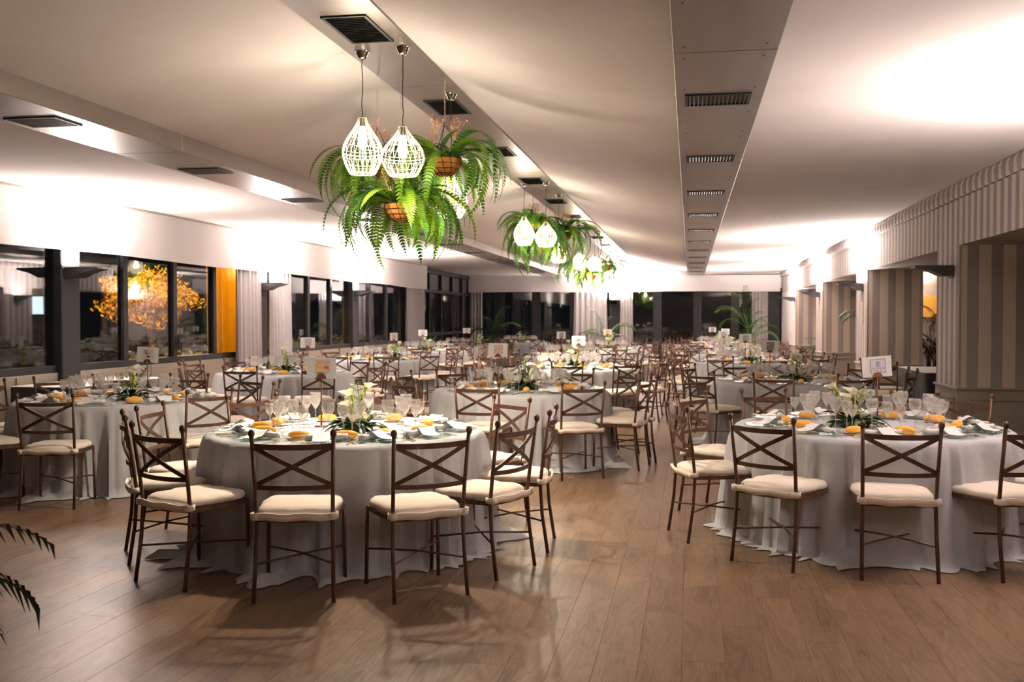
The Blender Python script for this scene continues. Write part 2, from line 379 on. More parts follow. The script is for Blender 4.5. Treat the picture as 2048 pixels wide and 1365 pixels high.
# ceiling vents
def vent_proto(w, l, along_x, n):
    fr = MB(); t = .022
    for a in ((-w / 2, w / 2, -l / 2, -l / 2 + t), (-w / 2, w / 2, l / 2 - t, l / 2), (-w / 2, -w / 2 + t, -l / 2, l / 2), (w / 2 - t, w / 2, -l / 2, l / 2)):
        fr.box(a[0], a[1], a[2], a[3], -.010, .0)
    bk = MB().box(-w / 2 + t, w / 2 - t, -l / 2 + t, l / 2 - t, -.002, 0)
    P = [pt('frame', fr.mesh('vent_frame', M_vent)), pt('backing', bk.mesh('vent_backing', M_vent))]
    sl = MB()
    if along_x: sl.add(*tilt(w - 2 * t, .016)); 
    else:
        v, f = tilt(l - 2 * t, .016); sl.add([(p[1], p[0], p[2]) for p in v], f)
    me = sl.mesh('vent_slat', mat('vent_slat_grey', (.05, .048, .045), .35, .5))
    for i in range(n):
        q = -.5 + (i + .5) / n
        P.append(pt('slat', me, (0, q * (l - 2 * t), -.007) if along_x else (q * (w - 2 * t), 0, -.007)))
    return P
def tilt(L, d):
    a = .9; c, s_ = math.cos(a) * d / 2, math.sin(a) * d / 2; t = .001
    v = [(x, k * c + t * o, k * s_) for x in (-L / 2, L / 2) for k in (-1, 1) for o in (-1, 1)]
    return v, [(0, 1, 3, 2), (4, 6, 7, 5), (0, 4, 5, 1), (2, 3, 7, 6), (0, 2, 6, 4), (1, 5, 7, 3)]
VR = vent_proto(.43, .34, False, 14); VL = vent_proto(.42, .34, False, 14); VM = vent_proto(.31, .62, True, 16)
ORD = ['first', 'second', 'third', 'fourth', 'fifth', 'sixth', 'seventh', 'eighth', 'ninth', 'tenth', 'eleventh', 'twelfth']
for k in range(11):
    for nm, P, X, Z, y0 in (('right wall side duct', VR, .175, ZD, 6.85), ('window side duct', VL, -4.77, ZD, 6.75), ('central ridge beam', VM, -2.22, ZR - .012, 6.5)):
        yy = y0 + k * 2.53
        if yy > YB - 1: continue
        t = thing('ceiling_vent', f'black slatted air vent on the {nm}, {ORD[k]} from its dark end', 'vent', (X, yy, Z), 0, f'vents on the {nm}')
        spawn(P, t)

# ------------------------------------------------------------------ left wall
wl = sroot('wall_left')
MB().box(XL - .25, XL, YF, 27.6, 0, .86).build('dado', M_wains, wl)
yy = 10.2
while yy < 27:                                     # dado battens
    MB().bbox(XL, XL + .018, yy, yy + .06, 0, .84, .004).build('batten', M_wains, wl); yy += 1.45
MB().box(XL - .25, XL, YF, 27.6, 2.5, 3.05).build('lintel', M_wains, wl)
POSTS = [(5.35, 5.7), (10.98, 11.36), (16.62, 16.98), (21.63, 22.05), (27.35, 27.65)]
for a, b in POSTS: MB().bbox(XL - .2, XL + .06, a, b, 0, 3.0, .012).build('post', M_frame, wl)
def win_wall(n, axis, const, a, b, z0, z1, mull, fw=.07):
    """a framed window between a and b along the wall, panes between the mullions"""
    w = sroot(f'window_{n}')
    def bx(nm, p0, p1, q0, q1, d0=-.05, d1=.05, m=M_frame):
        mb = MB()
        if axis == 'y': mb.bbox(const + d0, const + d1, p0, p1, q0, q1, .004) if nm != 'pane' else mb.box(const + d0, const + d1, p0, p1, q0, q1)
        else: mb.bbox(p0, p1, const + d0, const + d1, q0, q1, .004) if nm != 'pane' else mb.box(p0, p1, const + d0, const + d1, q0, q1)
        mb.build(nm, m, w)
    bx('bottom_rail', a, b, z0, z0 + .09); bx('top_rail', a, b, z1 - .08, z1)
    edges = [a] + list(mull) + [b]
    for q in mull: bx('mullion', q - fw / 2, q + fw / 2, z0 + .09, z1 - .08)
    for i in range(len(edges) - 1):
        p0 = edges[i] + (fw / 2 if i else 0); p1 = edges[i + 1] - (fw / 2 if i < len(edges) - 2 else 0)
        bx('pane', p0, p1, z0 + .09, z1 - .08, -.004, .004, M_pane)
    return w
win_wall(1, 'y', XL - .06, YF, 5.35, .86, 2.5, (0, 2.7))
win_wall(2, 'y', XL - .06, 5.7, 10.98, .86, 2.5, (7.4, 9.2))
win_wall(3, 'y', XL - .06, 11.36, 16.62, .86, 2.5, (12.5, 13.83, 15.1), .11)
win_wall(4, 'y', XL - .06, 16.98, 21.63, .86, 2.5, (17.9, 19.15, 20.43), .12)
win_wall(5, 'y', XL - .06, 22.05, 27.35, .86, 2.5, (23.07, 24.42, 25.6), .12)
# handle on an opening window
hd = MB(); hd.bbox(XL, XL + .03, 13.86, 13.89, 1.05, 1.28, .004); hd.tube([(XL + .03, 13.875, 1.17), (XL + .06, 13.875, 1.17), (XL + .06, 13.875, 1.05)], .008, 6)
hd.build('window_handle', M_frame, wl)

# cloth valance along the window wall
def cloth_band(name, p0, p1, z0, z1, n, amp, m, label, cat, seed=1, thick=.012, group=None, wave=7.):
    P0 = Vector(p0); P1 = Vector(p1); d = P1 - P0; L = d.length; d.normalize(); nn = Vector((d.y, -d.x, 0))
    rng = random.Random(seed); ph = [rng.uniform(0, 6.28) for _ in range(4)]
    def f(u, v, off=0):
        s_ = u * L
        w = amp * (math.sin(s_ * wave + ph[0] + v * 1.2) * .5 + math.sin(s_ * wave * .43 + ph[1] - v * 2.) * .8 + .5 * math.sin(s_ * wave * 1.9 + ph[2])) * (.15 + .85 * (1 - v))
        q = P0 + d * s_ + nn * (w + off)
        return (q.x, q.y, z0 + (z1 - z0) * v + .012 * (1 - v) * math.sin(s_ * 1.1 + ph[3]))
    mb = MB(); mb.grid(lambda u, v: f(u, v), n, 8); mb.grid(lambda u, v: f(u, v, -thick), n, 8, True)
    return mb.build(name, m, smooth=True, label=label, cat=cat, group=group)
cloth_band('window_valance', (XL + .16, YF + .05, 0), (XL + .16, 27.75, 0), 2.35, 3.02, 300, .012, M_valance, 'long white cloth valance along the top of the window wall', 'valance', 3, wave=3.)
cloth_band('window_valance', (-7.75, YB - .30, 0), (2.98, YB - .30, 0), 2.43, 2.98, 160, .030, M_valance, 'white cloth valance over the end wall windows behind the palms', 'valance', 5, wave=2.2)
MB().box(XL - .02, XL + .17, YF, 27.7, 3.0, 3.05).build('valance_board', M_wains, wl)

def curtain(p0, p1, z0, z1, label, m=M_curtain, folds=7, amp=.05, seed=0, flare=0., group=None, name='curtain'):
    P0 = Vector(p0); P1 = Vector(p1); d = P1 - P0; L = d.length; d.normalize(); nn = Vector((d.y, -d.x, 0)); rng = random.Random(seed)
    ph = rng.uniform(0, 6); mb = MB()
    def f(u, v, off=0):
        w = amp * (.55 + .45 * (1 - v)) * (math.sin(u * folds * 2 * PI + ph) + .35 * math.sin(u * folds * 4.3 * PI + 1.7 * ph + v))
        q = P0 + d * (u * L * (1 + flare * (1 - v)) - flare * L * .5 * (1 - v)) + nn * (w + off)
        return (q.x, q.y, z0 + (z1 - z0) * v)
    mb.grid(lambda u, v: f(u, v), folds * 10, 10); mb.grid(lambda u, v: f(u, v, -.006), folds * 10, 10, True)
    return mb.build(name, m, smooth=True, label=label, cat='curtain', group=group)
XCu = XL + .10
curtain((XCu, 15.62, 0), (XCu, 16.55, 0), .02, 2.5, 'pale pleated curtain beside the amber blind, left of a wall post', folds=6, seed=1)
curtain((XCu, 17.05, 0), (XCu, 17.98, 0), .02, 2.5, 'pale pleated curtain right of the post between the two window bays', folds=6, seed=2)
curtain((XCu, 25.75, 0), (XCu, 27.6, 0), .02, 2.5, 'pale pleated curtain hanging next to the dark glazed doors', folds=8, seed=3)
curtain((XL - .28, 15.3, 0), (XL - .28, 16.5, 0), .9, 2.5, 'glowing amber cloth blind hanging outside the window pane', m=M_amber, folds=5, amp=.03, seed=4, name='blind')
YC = YB - .14
def bx_(px): return aty(px, 640, YB).x
curtain((-7.72, YC, 0), (-7.28, YC, 0), .02, 2.6, 'grey curtain gathered in the corner by the dark glazed doors', folds=4, seed=5)
curtain((bx_(1150), YC, 0), (bx_(1213), YC, 0), .02, 2.6, 'grey pleated curtain on the end wall behind the arching palm', folds=6, seed=6, flare=.12)
curtain((bx_(1242), YC, 0), (bx_(1265), YC, 0), .02, 2.6, 'narrow grey curtain beside the dark end wall column', folds=4, seed=7, flare=.2)
curtain((bx_(1503), YC, 0), (bx_(1535), YC, 0), .02, 2.6, 'grey pleated curtain behind the tall feathery corner palm', folds=4, seed=8)

# dark glazed doors at the far end of the left side
XD = -7.75
dr = sroot('door_1')
MB().box(XD - .2, XD - .05, 27.6, YB, 0, 3.03).build('dark_backing', mat('door_dark', (.015, .015, .017), .3), dr)
for q in (27.75, 29.15, 30.6, 32.05, 33.5, 34.7): MB().bbox(XD - .06, XD + .02, q - .05, q + .05, 0, 3.0, .004).build('stile', M_frame, dr)
for q in (27.75, 29.15, 30.6, 32.05, 33.5):
    for z0, z1 in ((.04, 1.0), (1.06, 2.3), (2.38, 2.86)):
        MB().box(XD - .04, XD - .032, q + .05, q + 1.35, z0, z1).build('pane', M_pane, dr)
for q in (1.03, 2.34, 2.93): MB().bbox(XD - .06, XD + .03, 27.7, 34.75, q - .05, q + .05, .004).build('rail', M_frame, dr)

# ------------------------------------------------------------------ end wall
wb = sroot('wall_back')
MB().box(-8.1, XR + .2, YB, YB + .25, 0, .62).build('dado', M_beige, wb)
MB().box(-8.1, XR + .2, YB, YB + .25, 2.55, 3.76).build('lintel', M_wallw, wb)
for px, w in ((1072, .3), (1230, .36), (1315, .3)): MB().bbox(bx_(px) - w / 2, bx_(px) + w / 2, YB - .04, YB, 0, .62, .004).build('batten', M_frame, wb)
win_wall(6, 'x', YB + .05, -8.0, bx_(1220), .62, 2.56, (bx_(1000), bx_(1072), bx_(1148)), .3)
win_wall(7, 'x', YB + .05, bx_(1240), 2.6, .62, 2.56, (bx_(1315), bx_(1395), bx_(1470)), .28)
MB().bbox(bx_(1219), bx_(1241), YB - .10, YB + .2, 0, 2.6, .01).build('column', M_frame, wb)
MB().box(2.6, 3.0, YB - .03, YB + .1, .0, 2.56).build('dark_panel', M_frame, wb)
MB().box(-8.1, XR + .2, YF - .35, YF - .1, 0, 3.8).build('wall_front', M_beige, None, kind='structure')

# ------------------------------------------------------------------ right side: piers, header, rooms beyond
wr = sroot('wall_right')
XP = XR + .92
ZH = 2.37
MB().box(XR, XP, YF, YB, ZH, 2.92).build('header', M_stripeY, wr)
def cornice():
    mb = MB()
    def f(u, v):
        Y = YF + (YB - YF) * u
        r = .035 + .025 * math.sin(PI * v) + .012 * math.sin(Y * 26.7) * (1 - abs(2 * v - 1)) + (.012 if v < .2 else 0)
        return (XR - r, Y, 2.90 + .19 * v)
    mb.grid(f, 900, 6)
    mb.box(XR - .02, XR + .1, YF, YB, 2.9, 3.09)
    return mb
cornice().build('cornice_ruffle', M_stripeY, wr, smooth=True)
PIERS = [(.2, 1.25), (6.2, 7.25), (12.2, 13.25), (18.25, 19.4), (24.2, 25.4), (30.2, YB)]
for i, (a, b) in enumerate(PIERS):
    last = i == len(PIERS) - 1
    mb = MB(); mb.cur = 0
    mb.add([(XR, a, .72), (XR, b, .72), (XR, b, ZH), (XR, a, ZH)], [(3, 2, 1, 0)])
    mb.add([(XP, a, .72), (XP, b, .72), (XP, b, ZH), (XP, a, ZH)], [(0, 1, 2, 3)])
    mb.cur = 1
    mb.add([(XR, a, .72), (XP, a, .72), (XP, a, ZH), (XR, a, ZH)], [(0, 1, 2, 3)])
    mb.add([(XR, b, .72), (XP, b, .72), (XP, b, ZH), (XR, b, ZH)], [(3, 2, 1, 0)])
    mb.build('pier', [M_wallw if last else M_stripeY, M_stripeX], wr)
    MB().bbox(XR - .008, XP + .008, a - .008, b + .008, 0, .70, .004).build('pier_dado', M_wains, wr)
    MB().bbox(XR - .03, XP + .03, a - .03, b + .03, .695, .725, .008).build('chair_rail', M_wains, wr)
    MB().bbox(XR - .03, XP + .03, a - .03, b + .03, 0, .12, .008).build('skirting', M_wains, wr)
    for q in ((XR - .006, a - .006), (XP + .006 - .03, a - .006)):
        MB().bbox(q[0], q[0] + .03, q[1], q[1] + .03, .725, ZH, .006).build('corner_trim', M_wains, wr)
    # raised frame on the dado facing the room and facing along it
    for (u0, u1, ax) in ((a + .12, b - .12, 'y'), (XR + .12, XP - .12, 'x')):
        if u1 - u0 > 2: continue
        for (p, q, r_, s_) in ((u0, u1, .2, .225), (u0, u1, .575, .6), (u0, u0 + .025, .2, .6), (u1 - .025, u1, .2, .6)):
            mb = MB()
            mb.bbox(XR - .022, XR - .006, p, q, r_, s_, .004) if ax == 'y' else mb.bbox(p, q, a - .022, a - .006, r_, s_, .004)
            mb.build('moulding', M_wains, wr)
# side room beyond the piers
sr = sroot('wall_side_room')
MB().box(8.5, 8.7, YF, YB, 0, 2.9).build('far_wall', M_beige, sr)
YS = 28.7
MB().box(XP, 8.5, YS, YS + .2, 0, 2.9).build('end_wall', M_beige, sr)
MB().box(5.95, 7.4, YS - .04, YS, 1.55, 2.12).build('ochre_panel', M_orange, sr)
MB().box(XP, 8.5, YF - .3, YF - .1, 0, 2.9).build('end_wall', M_beige, sr)
MB().box(XP - .05, 8.7, YF, YB + .2, 2.72, 2.8).build('low_ceiling', M_ceil, sr)

# lit screen in the side room
sc_ = thing('wall_screen', 'lit flat screen glowing white and teal on the ochre wall', 'screen', (5.45, YS - .07, 1.93), PI / 2)
MB().bbox(0, .06, -.5, .5, -.32, .32, .01).build('casing', M_vent, sc_)
MB().box(-.006, 0, -.46, .46, -.28, .28).build('display', mat('screen_glow', (.7, .95, 1), .4, emit=((.75, .95, 1), 3.)), sc_)

# ------------------------------------------------------------------ wall sconces
def wedge():
    w = .30; d = .42; mb = MB()
    pr = [(0, -.115), (.10, -.115), (.235, -.055), (d, -.012), (d, 0), (0, 0)]
    vs = [(x, s * (w / 2 * (1 - .25 * (x / d) ** 2)), z) for s in (-1, 1) for x, z in pr]; n = len(pr)
    fs = [tuple(range(n)), tuple(range(n, 2 * n))[::-1]] + [(i, i + n, (i + 1) % n + n, (i + 1) % n) for i in range(n) if i != n - 2]
    mb.add(vs, fs)
    # rim lip round the open top
    for s in (-1, 1): mb.strip([(0, s * w / 2, .004), (d / 2, s * w / 2 * .94, .004), (d, s * w / 2 * .75, .004)], (0, 0, 1), .012, .006)
    return mb
wedge_me = wedge().mesh('sconce_body', M_sconce)
tray_me = MB().box(.05, .30, -.10, .10, -.030, -.012).mesh('sconce_lamp', M_lampglow)
tray_off = MB().box(.05, .30, -.10, .10, -.030, -.012).mesh('sconce_lamp_off', mat('sconce_lamp_unlit', (.3, .3, .3), .4))
plate_me = MB().bbox(-.012, 0, -.09, .09, -.14, .01, .004).mesh('sconce_backplate', M_sconce)
def sconce(x, y, z, rz, lit, label, power=SCONCE_W):
    t = thing('wall_sconce', label, 'wall lamp', (x, y, z), rz, 'wedge wall sconces')
    put('body', wedge_me, t); put('lamp', tray_me if lit else tray_off, t); put('backplate', plate_me, t)
    if lit:
        light('sconce_light', 'AREA', (.17, 0, .03), power, (1, .875, .80), (PI, 0, 0), .26, t)
ZS = 2.14
sconce(XR - .012, .72, ZS, PI, True, 'lit wedge sconce on the entrance pier at the start of the aisle', 85)
sconce(XR - .012, 6.7, ZS, PI, True, 'lit dark wedge sconce on the striped pier nearest the room entrance', 95)
sconce(XR - .012, 12.55, ZS, PI, False, 'unlit dark wedge sconce on the striped pier beside the crest sign table')
sconce(XR - .012, 18.75, ZS, PI, True, 'lit dark wedge sconce on the second striped pier, above the switch plate', 210)
sconce(XR - .012, 24.75, ZS, PI, True, 'lit dark wedge sconce on the third striped pier before the leaning palm', 260)
sconce(XR - .012, 30.5, ZS, PI, True, 'lit wedge sconce on the plain white wall near the end windows', 300)
sconce(XL + .072, 11.17, ZS, 0, True, 'lit dark wedge sconce on the window post facing the amber tree', 105)
sconce(XL + .072, 16.8, ZS, 0, True, 'lit dark wedge sconce on the post between two pale curtains', 180)
sconce(XL + .072, 21.84, ZS, 0, True, 'lit dark wedge sconce on the post of the far window bay', 260)
sconce(-2.6, YB - .112, ZS, -PI / 2, True, 'lit wedge sconce on the dark column of the end wall', 420)
sconce(5.75, YS - .012, 2.40, -PI / 2, True, 'lit wedge sconce on the far wall of the side room', 60)
# switch plate and thermostat on the second pier
sw = thing('switch_plate', 'small cream switch box on the second striped pier under the sconce', 'switch', (XR - .012, 18.65, 1.62))
MB().bbox(-.02, .012, -.05, .05, -.20, .20, .004).build('box', mat('cream_plastic', (.75, .70, .58), .5), sw)
for q in (-.1, .02, .12): MB().bbox(-.028, -.02, -.025, .025, q - .03, q + .03, .003).build('rocker', M_paper, sw)

# ------------------------------------------------------------------ chairs
def chair_proto():
    P = []
    fin = MB().lathe([(0, .022), (.010, .019), (.0165, .010), (.018, 0), (.0165, -.010), (.012, -.018), (.012, -.022)], 10).mesh('chair_finial', M_iron, True)
    post = lambda s: MB().tube([(s * .212, -.262, 0), (s * .207, -.225, .25), (s * .203, -.212, .45), (s * .207, -.232, .62), (s * .216, -.272, .905)], .0115, 8)
    for s in (-1, 1):
        P.append(pt('back_post', post(s).mesh('chair_back_post', M_iron, True), ch=[pt('finial', fin, (s * .2165, -.274, .915))]))
    for s in (-1, 1):
        P.append(pt('leg', MB().tube([(s * .222, .205, 0), (s * .215, .20, .445)], .0115, 8).mesh('chair_leg', M_iron, True)))
    # seat frame: bowed at the back and slightly at the front
    path = [(-.205, -.205, .443)] + [(.205 * math.sin(a), -.205 - .045 * math.cos(a * 1.0) * (1 - abs(a) / 1.571) - .0, .443) for a in (-1.2, -.7, -.25, .25, .7, 1.2)] + [(.205, -.205, .443), (.218, 0, .443), (.215, .205, .443), (.1, .222, .443), (-.1, .222, .443), (-.215, .205, .443), (-.218, 0, .443)]
    fr = MB(); fr.strip(path + [path[0]], (0, 0, 1), .026, .010); P.append(pt('seat_frame', fr.mesh('chair_seat_frame', M_iron)))
    # cushion
    cu = MB(); n = 44; rings = [(0, .460), (.90, .456), (.985, .462), (1.0, .474), (.985, .490), (.93, .501), (.75, .508), (.4, .511), (0, .512)]
    def rad(a):
        c, s_ = math.cos(a), math.sin(a); hx = .222; hy = .235 if s_ > 0 else .238
        p = 5.0; r = (abs(c / hx) ** p + abs(s_ / hy) ** p) ** (-1 / p)
        if s_ < 0: r *= 1 - .05 * abs(c)
        return r
    vs = []
    for k, z in rings:
        for j in range(n):
            a = 2 * PI * j / n; r = rad(a) * max(k, .001); wob = .003 * math.sin(a * 9) * (k > .9)
            vs.append((r * math.cos(a), r * math.sin(a) + .0, z + wob))
    fs = [(i * n + j, i * n + (j + 1) % n, (i + 1) * n + (j + 1) % n, (i + 1) * n + j) for i in range(len(rings) - 1) for j in range(n)]
    cu.add(vs, fs); cu_me = cu.mesh('chair_cushion', M_cush, True)
    fl_ = MB()
    bowp = [(.225 * q, -.236 - .030 * (1 - q * q), .462 + .004 * math.sin(q * 7)) for q in [-1 + i / 6 for i in range(13)]]
    fl_.strip(bowp, (0, -.15, 1), .040, .008)
    tie = MB(); tie.strip([(.19, -.252, .462), (.222, -.244, .462), (.234, -.222, .464), (.222, -.196, .466)], (0, 0, 1), .032, .006)
    tie2 = MB(); tie2.strip([(-.19, -.252, .462), (-.222, -.244, .462), (-.234, -.222, .464), (-.222, -.196, .466)], (0, 0, 1), .032, .006)
    P.append(pt('cushion', cu_me, ch=[pt('back_flap', fl_.mesh('cushion_flap', M_cush, True)), pt('tie_strap', tie.mesh('cushion_tie', M_cush, True)), pt('tie_strap', tie2.mesh('cushion_tie', M_cush, True))]))
    yb = lambda x, z: -.225 - .045 * (z - .62) / .285 - .036 * (1 - (x / .21) ** 2)
    rail = lambda z, h: MB().strip([(q * .212, yb(q * .212, z) , z - .004 * (1 - q * q)) for q in [-1 + i / 6 for i in range(13)]], (0, 0, 1), h, .007)
    P.append(pt('top_rail', rail(.845, .030).mesh('chair_top_rail', M_iron)))
    P.append(pt('lower_rail', rail(.622, .026).mesh('chair_lower_rail', M_iron)))
    for s in (-1, 1):
        pa = []
        for i in range(13):
            q = -1 + i / 6; z = .735 + s * q * .104; x_ = q * .205
            pa.append((x_, yb(x_, z) + s * .004, z))
        P.append(pt('cross_strap', MB().strip(pa, (-.45 * s, 0, 1), .025, .006).mesh('chair_cross_strap', M_iron)))
    for s in (-1, 1):
        P.append(pt('stretcher', MB().tube([(s * .209, -.235, .205), (0, -.015, .212 + s * .005), (-s * .219, .203, .205)], .0062, 6).mesh('chair_stretcher', M_iron, True)))
    return P
CHAIR = chair_proto()
def chair(x, y, rz, label, group):
    t = thing('dining_chair', label, 'chair', (x, y, 0), rz, group); spawn(CHAIR, t); return t

# ------------------------------------------------------------------ tables and what stands on them
TR, TZ = .92, .76
def cloth_mesh(seed):
    rng = random.Random(seed); n = 216; mb = MB()
    comps = [(rng.randint(5, 8), rng.uniform(.4, .8)), (rng.randint(9, 13), rng.uniform(.6, 1.)), (rng.randint(15, 21), rng.uniform(.5, .8)), (rng.randint(24, 33), rng.uniform(.12, .25))]
    comps = [(k, a, rng.uniform(0, 6.28)) for k, a in comps]
    tot = sum(c[1] for c in comps)
    def fold(a, s_):
        v = sum(A * math.sin(k * a + p + .35 * s_ * math.sin(a * 2 + p)) for k, A, p in comps) / tot
        return (1 - abs(v)) ** 2 * 1.3 - .45 if v < 0 else v * 1.0 - .1
    hem = [(rng.uniform(0, 6.28), rng.uniform(.10, .26), rng.uniform(.07, .20)) for _ in range(8)]
    rings = [('t', .0), ('t', .3), ('t', .6), ('t', .85), ('t', .965), ('e', 0), ('e', 1)]
    prof = [(k * TR, TZ + .004, 0) for k in (.0, .3, .6, .85, .965)] + [(TR * .992, TZ + .001, 0), (TR + .008, TZ - .010, .08), (TR + .018, TZ - .03, .18)]
    for i in range(1, 12):
        s_ = i / 11; prof.append((TR + .018 + .045 * s_, TZ - .03 - s_ * (TZ - .05), .26 + .74 * s_ ** .6))
    prof += [(TR + .085, .014, 1.15), (TR + .115, .009, 1.3)]
    vs = []; nr = len(prof)
    for i, (r, z, s_) in enumerate(prof):
        for j in range(n):
            a = 2 * PI * j / n; rr = r + .115 * s_ * fold(a, s_); zz = z
            if z < TZ: rr = max(rr, TR + .004 + .01 * min(1, s_ * 4))
            if i >= nr - 3:
                bump = 0
                for (p, w, h) in hem:
                    d = abs((a - p + PI) % (2 * PI) - PI)
                    if d < w: bump += h * (.5 + .5 * math.cos(PI * d / w))
                rr += bump * (.35, .8, 1.1)[i - nr + 3]; zz += (.05, .10, .0)[i - nr + 3] * bump * 3 * (.6 + .4 * math.sin(a * 37))
                if i == nr - 1: zz = max(.006, zz * .4)
            vs.append((rr * math.cos(a), rr * math.sin(a), zz))
    fs = [(i * n + j, i * n + (j + 1) % n, (i + 1) * n + (j + 1) % n, (i + 1) * n + j) for i in range(nr - 1) for j in range(n)]
    mb.add(vs, fs); return mb.mesh('tablecloth', M_linen, True)
CLOTHS = [cloth_mesh(s) for s in (11, 12, 13, 14)]
top_me = MB().lathe([(0, TZ - .03), (TR - .01, TZ - .03), (TR - .002, TZ - .02), (TR - .002, TZ - .004), (0, TZ - .004)], 48).mesh('table_top', M_beige)
col_me = MB().lathe([(.30, 0), (.30, .02), (.06, .05), (.05, .3), (.05, .66), (.16, .73), (0, .73)], 20).mesh('table_pedestal', M_frame, True)
ZT = TZ + .005
def wineglass(h, rb, hb, n=20):
    """closed thin-walled goblet: foot, stem, bowl outside and in"""
    zs = h - hb; o = [(0, .0), (.034, .0), (.035, .002), (.012, .006), (.0045, .014), (.0038, zs * .6), (.0045, zs - .008)]
    for i in range(1, 9):
        q = i / 8; o.append((rb * (math.sin(min(q * 1.75, 1.57)) ** .75 if q < .9 else 1) * (1 - .16 * max(0, q - .55) / .45), zs + hb * q))
    inn = [(max(r - .0012, 0), z + (.002 if i == 0 else 0)) for i, (r, z) in enumerate(o[7:])][::-1] + [(0, zs + .004)]
    return MB().lathe(o + inn, n).mesh('wine_glass', M_glass, True)
GL = [wineglass(.225, .046, .115), wineglass(.205, .041, .10), wineglass(.185, .036, .085)]
GLn = ['large wine glass', 'medium wine glass', 'small wine glass']
def low_glass(h, rb, hb):
    m = MB(); zs = h - hb
    m.lathe([(0, .001), (.034, .002), (.004, .01), (.004, zs), (rb * .75, zs + hb * .2), (rb, zs + hb * .5), (rb * .86, h)], 10); return m
GLlow = [low_glass(.225, .046, .115), low_glass(.205, .041, .10), low_glass(.185, .036, .085)]
charger_me = MB().lathe([(0, .002), (.10, .002), (.125, .005), (.163, .012), (.165, .014), (.163, .016), (.125, .009), (.10, .006), (0, .006)], 40).mesh('charger_plate', M_plate, True)
side_me = MB().lathe([(0, .001), (.05, .001), (.078, .010), (.079, .012), (.077, .012), (.05, .004), (0, .004)], 24).mesh('bread_plate', mat('white_china', (.78, .76, .74), .2), True)
def roll():
    mb = MB(); n = 14; m_ = 10; vs = []
    for i in range(m_ + 1):
        t = PI * i / m_; x_ = -.075 * math.cos(t) + .0
        r = .034 * math.sin(t) ** .72 + 1e-4
        for j in range(n):
            a = 2 * PI * j / n; z = r * math.sin(a); z = z * (1.05 if z > 0 else .6)
            if z > 0 and abs(math.cos(a)) < .25: z -= .004 * math.sin(t)
            vs.append((x_, r * math.cos(a), z + .020))
    mb.add(vs, [(i * n + j, (i + 1) * n + j, (i + 1) * n + (j + 1) % n, i * n + (j + 1) % n) for i in range(m_) for j in range(n)])
    return mb.mesh('bread_roll', M_bread, True)
bread_me = roll()
def napkin():
    mb = MB(); p = []
    path = [(-.13 + .26 * i / 9, .004 * math.sin(i * 1.3), .023) for i in range(10)]
    mb.tube(path, [.020 + .004 * math.sin(i * 2.1) for i in range(10)], 10)
    mb.tube([(-.134, 0, .023), (.134, 0, .023)], .010, 8)          # the rolled core showing at both ends
    mb.strip([(-.125, .026, .006), (0, .030, .004), (.125, .026, .006)], (0, 1, .1), .022, .003)
    return mb.mesh('napkin', M_napkin, True)
nap_me = napkin()
def menu():
    mb = MB(); w, l = .105, .21
    def f(u, v, o=0):
        t = v
        z = .012 + .040 * math.exp(-((t - .62) / .22) ** 2) + .006 * (u - .5) ** 2 * 4 + o
        return ((u - .5) * w + .02 * (v - .5), (v - .62) * l, z)
    mb.grid(lambda u, v: f(u, v), 3, 12); mb.grid(lambda u, v: f(u, v, -.0008), 3, 12, True)
    return mb.mesh('menu_card', M_paper, True)
menu_me = menu()
def fork():
    mb = MB(); mb.strip([(0, -.10, .002), (0, -.05, .003), (0, .02, .006), (0, .045, .005)], (1, 0, 0), .009, .0025)
    mb.strip([(0, .04, .005), (0, .055, .003)], (1, 0, 0), .022, .002)
    for q in (-.009, -.003, .003, .009): mb.strip([(q, .054, .003), (q, .075, .003), (q, .10, .006)], (1, 0, 0), .0026, .0018)
    return mb.mesh('fork', M_steel)
def knife():
    mb = MB(); mb.strip([(0, -.115, .003), (0, -.06, .004), (0, -.01, .003)], (1, 0, 0), .013, .005)
    mb.strip([(0, -.01, .003), (.001, .04, .003), (.002, .09, .003), (.004, .115, .003)], (1, 0, 0), .017, .0018); return mb.mesh('knife', M_steel)
def spoon():
    mb = MB(); mb.strip([(0, -.09, .003), (0, 0, .004), (0, .05, .004)], (1, 0, 0), .007, .0025)
    mb.lathe([(0, .001), (.010, .002), (.017, .006), (.016, .007), (.010, .004), (0, .003)], 14, (0, .07, 0), 1, 1.5); return mb.mesh('spoon', M_steel, True)
CUT = [('fork', fork()), ('knife', knife()), ('spoon', spoon())]

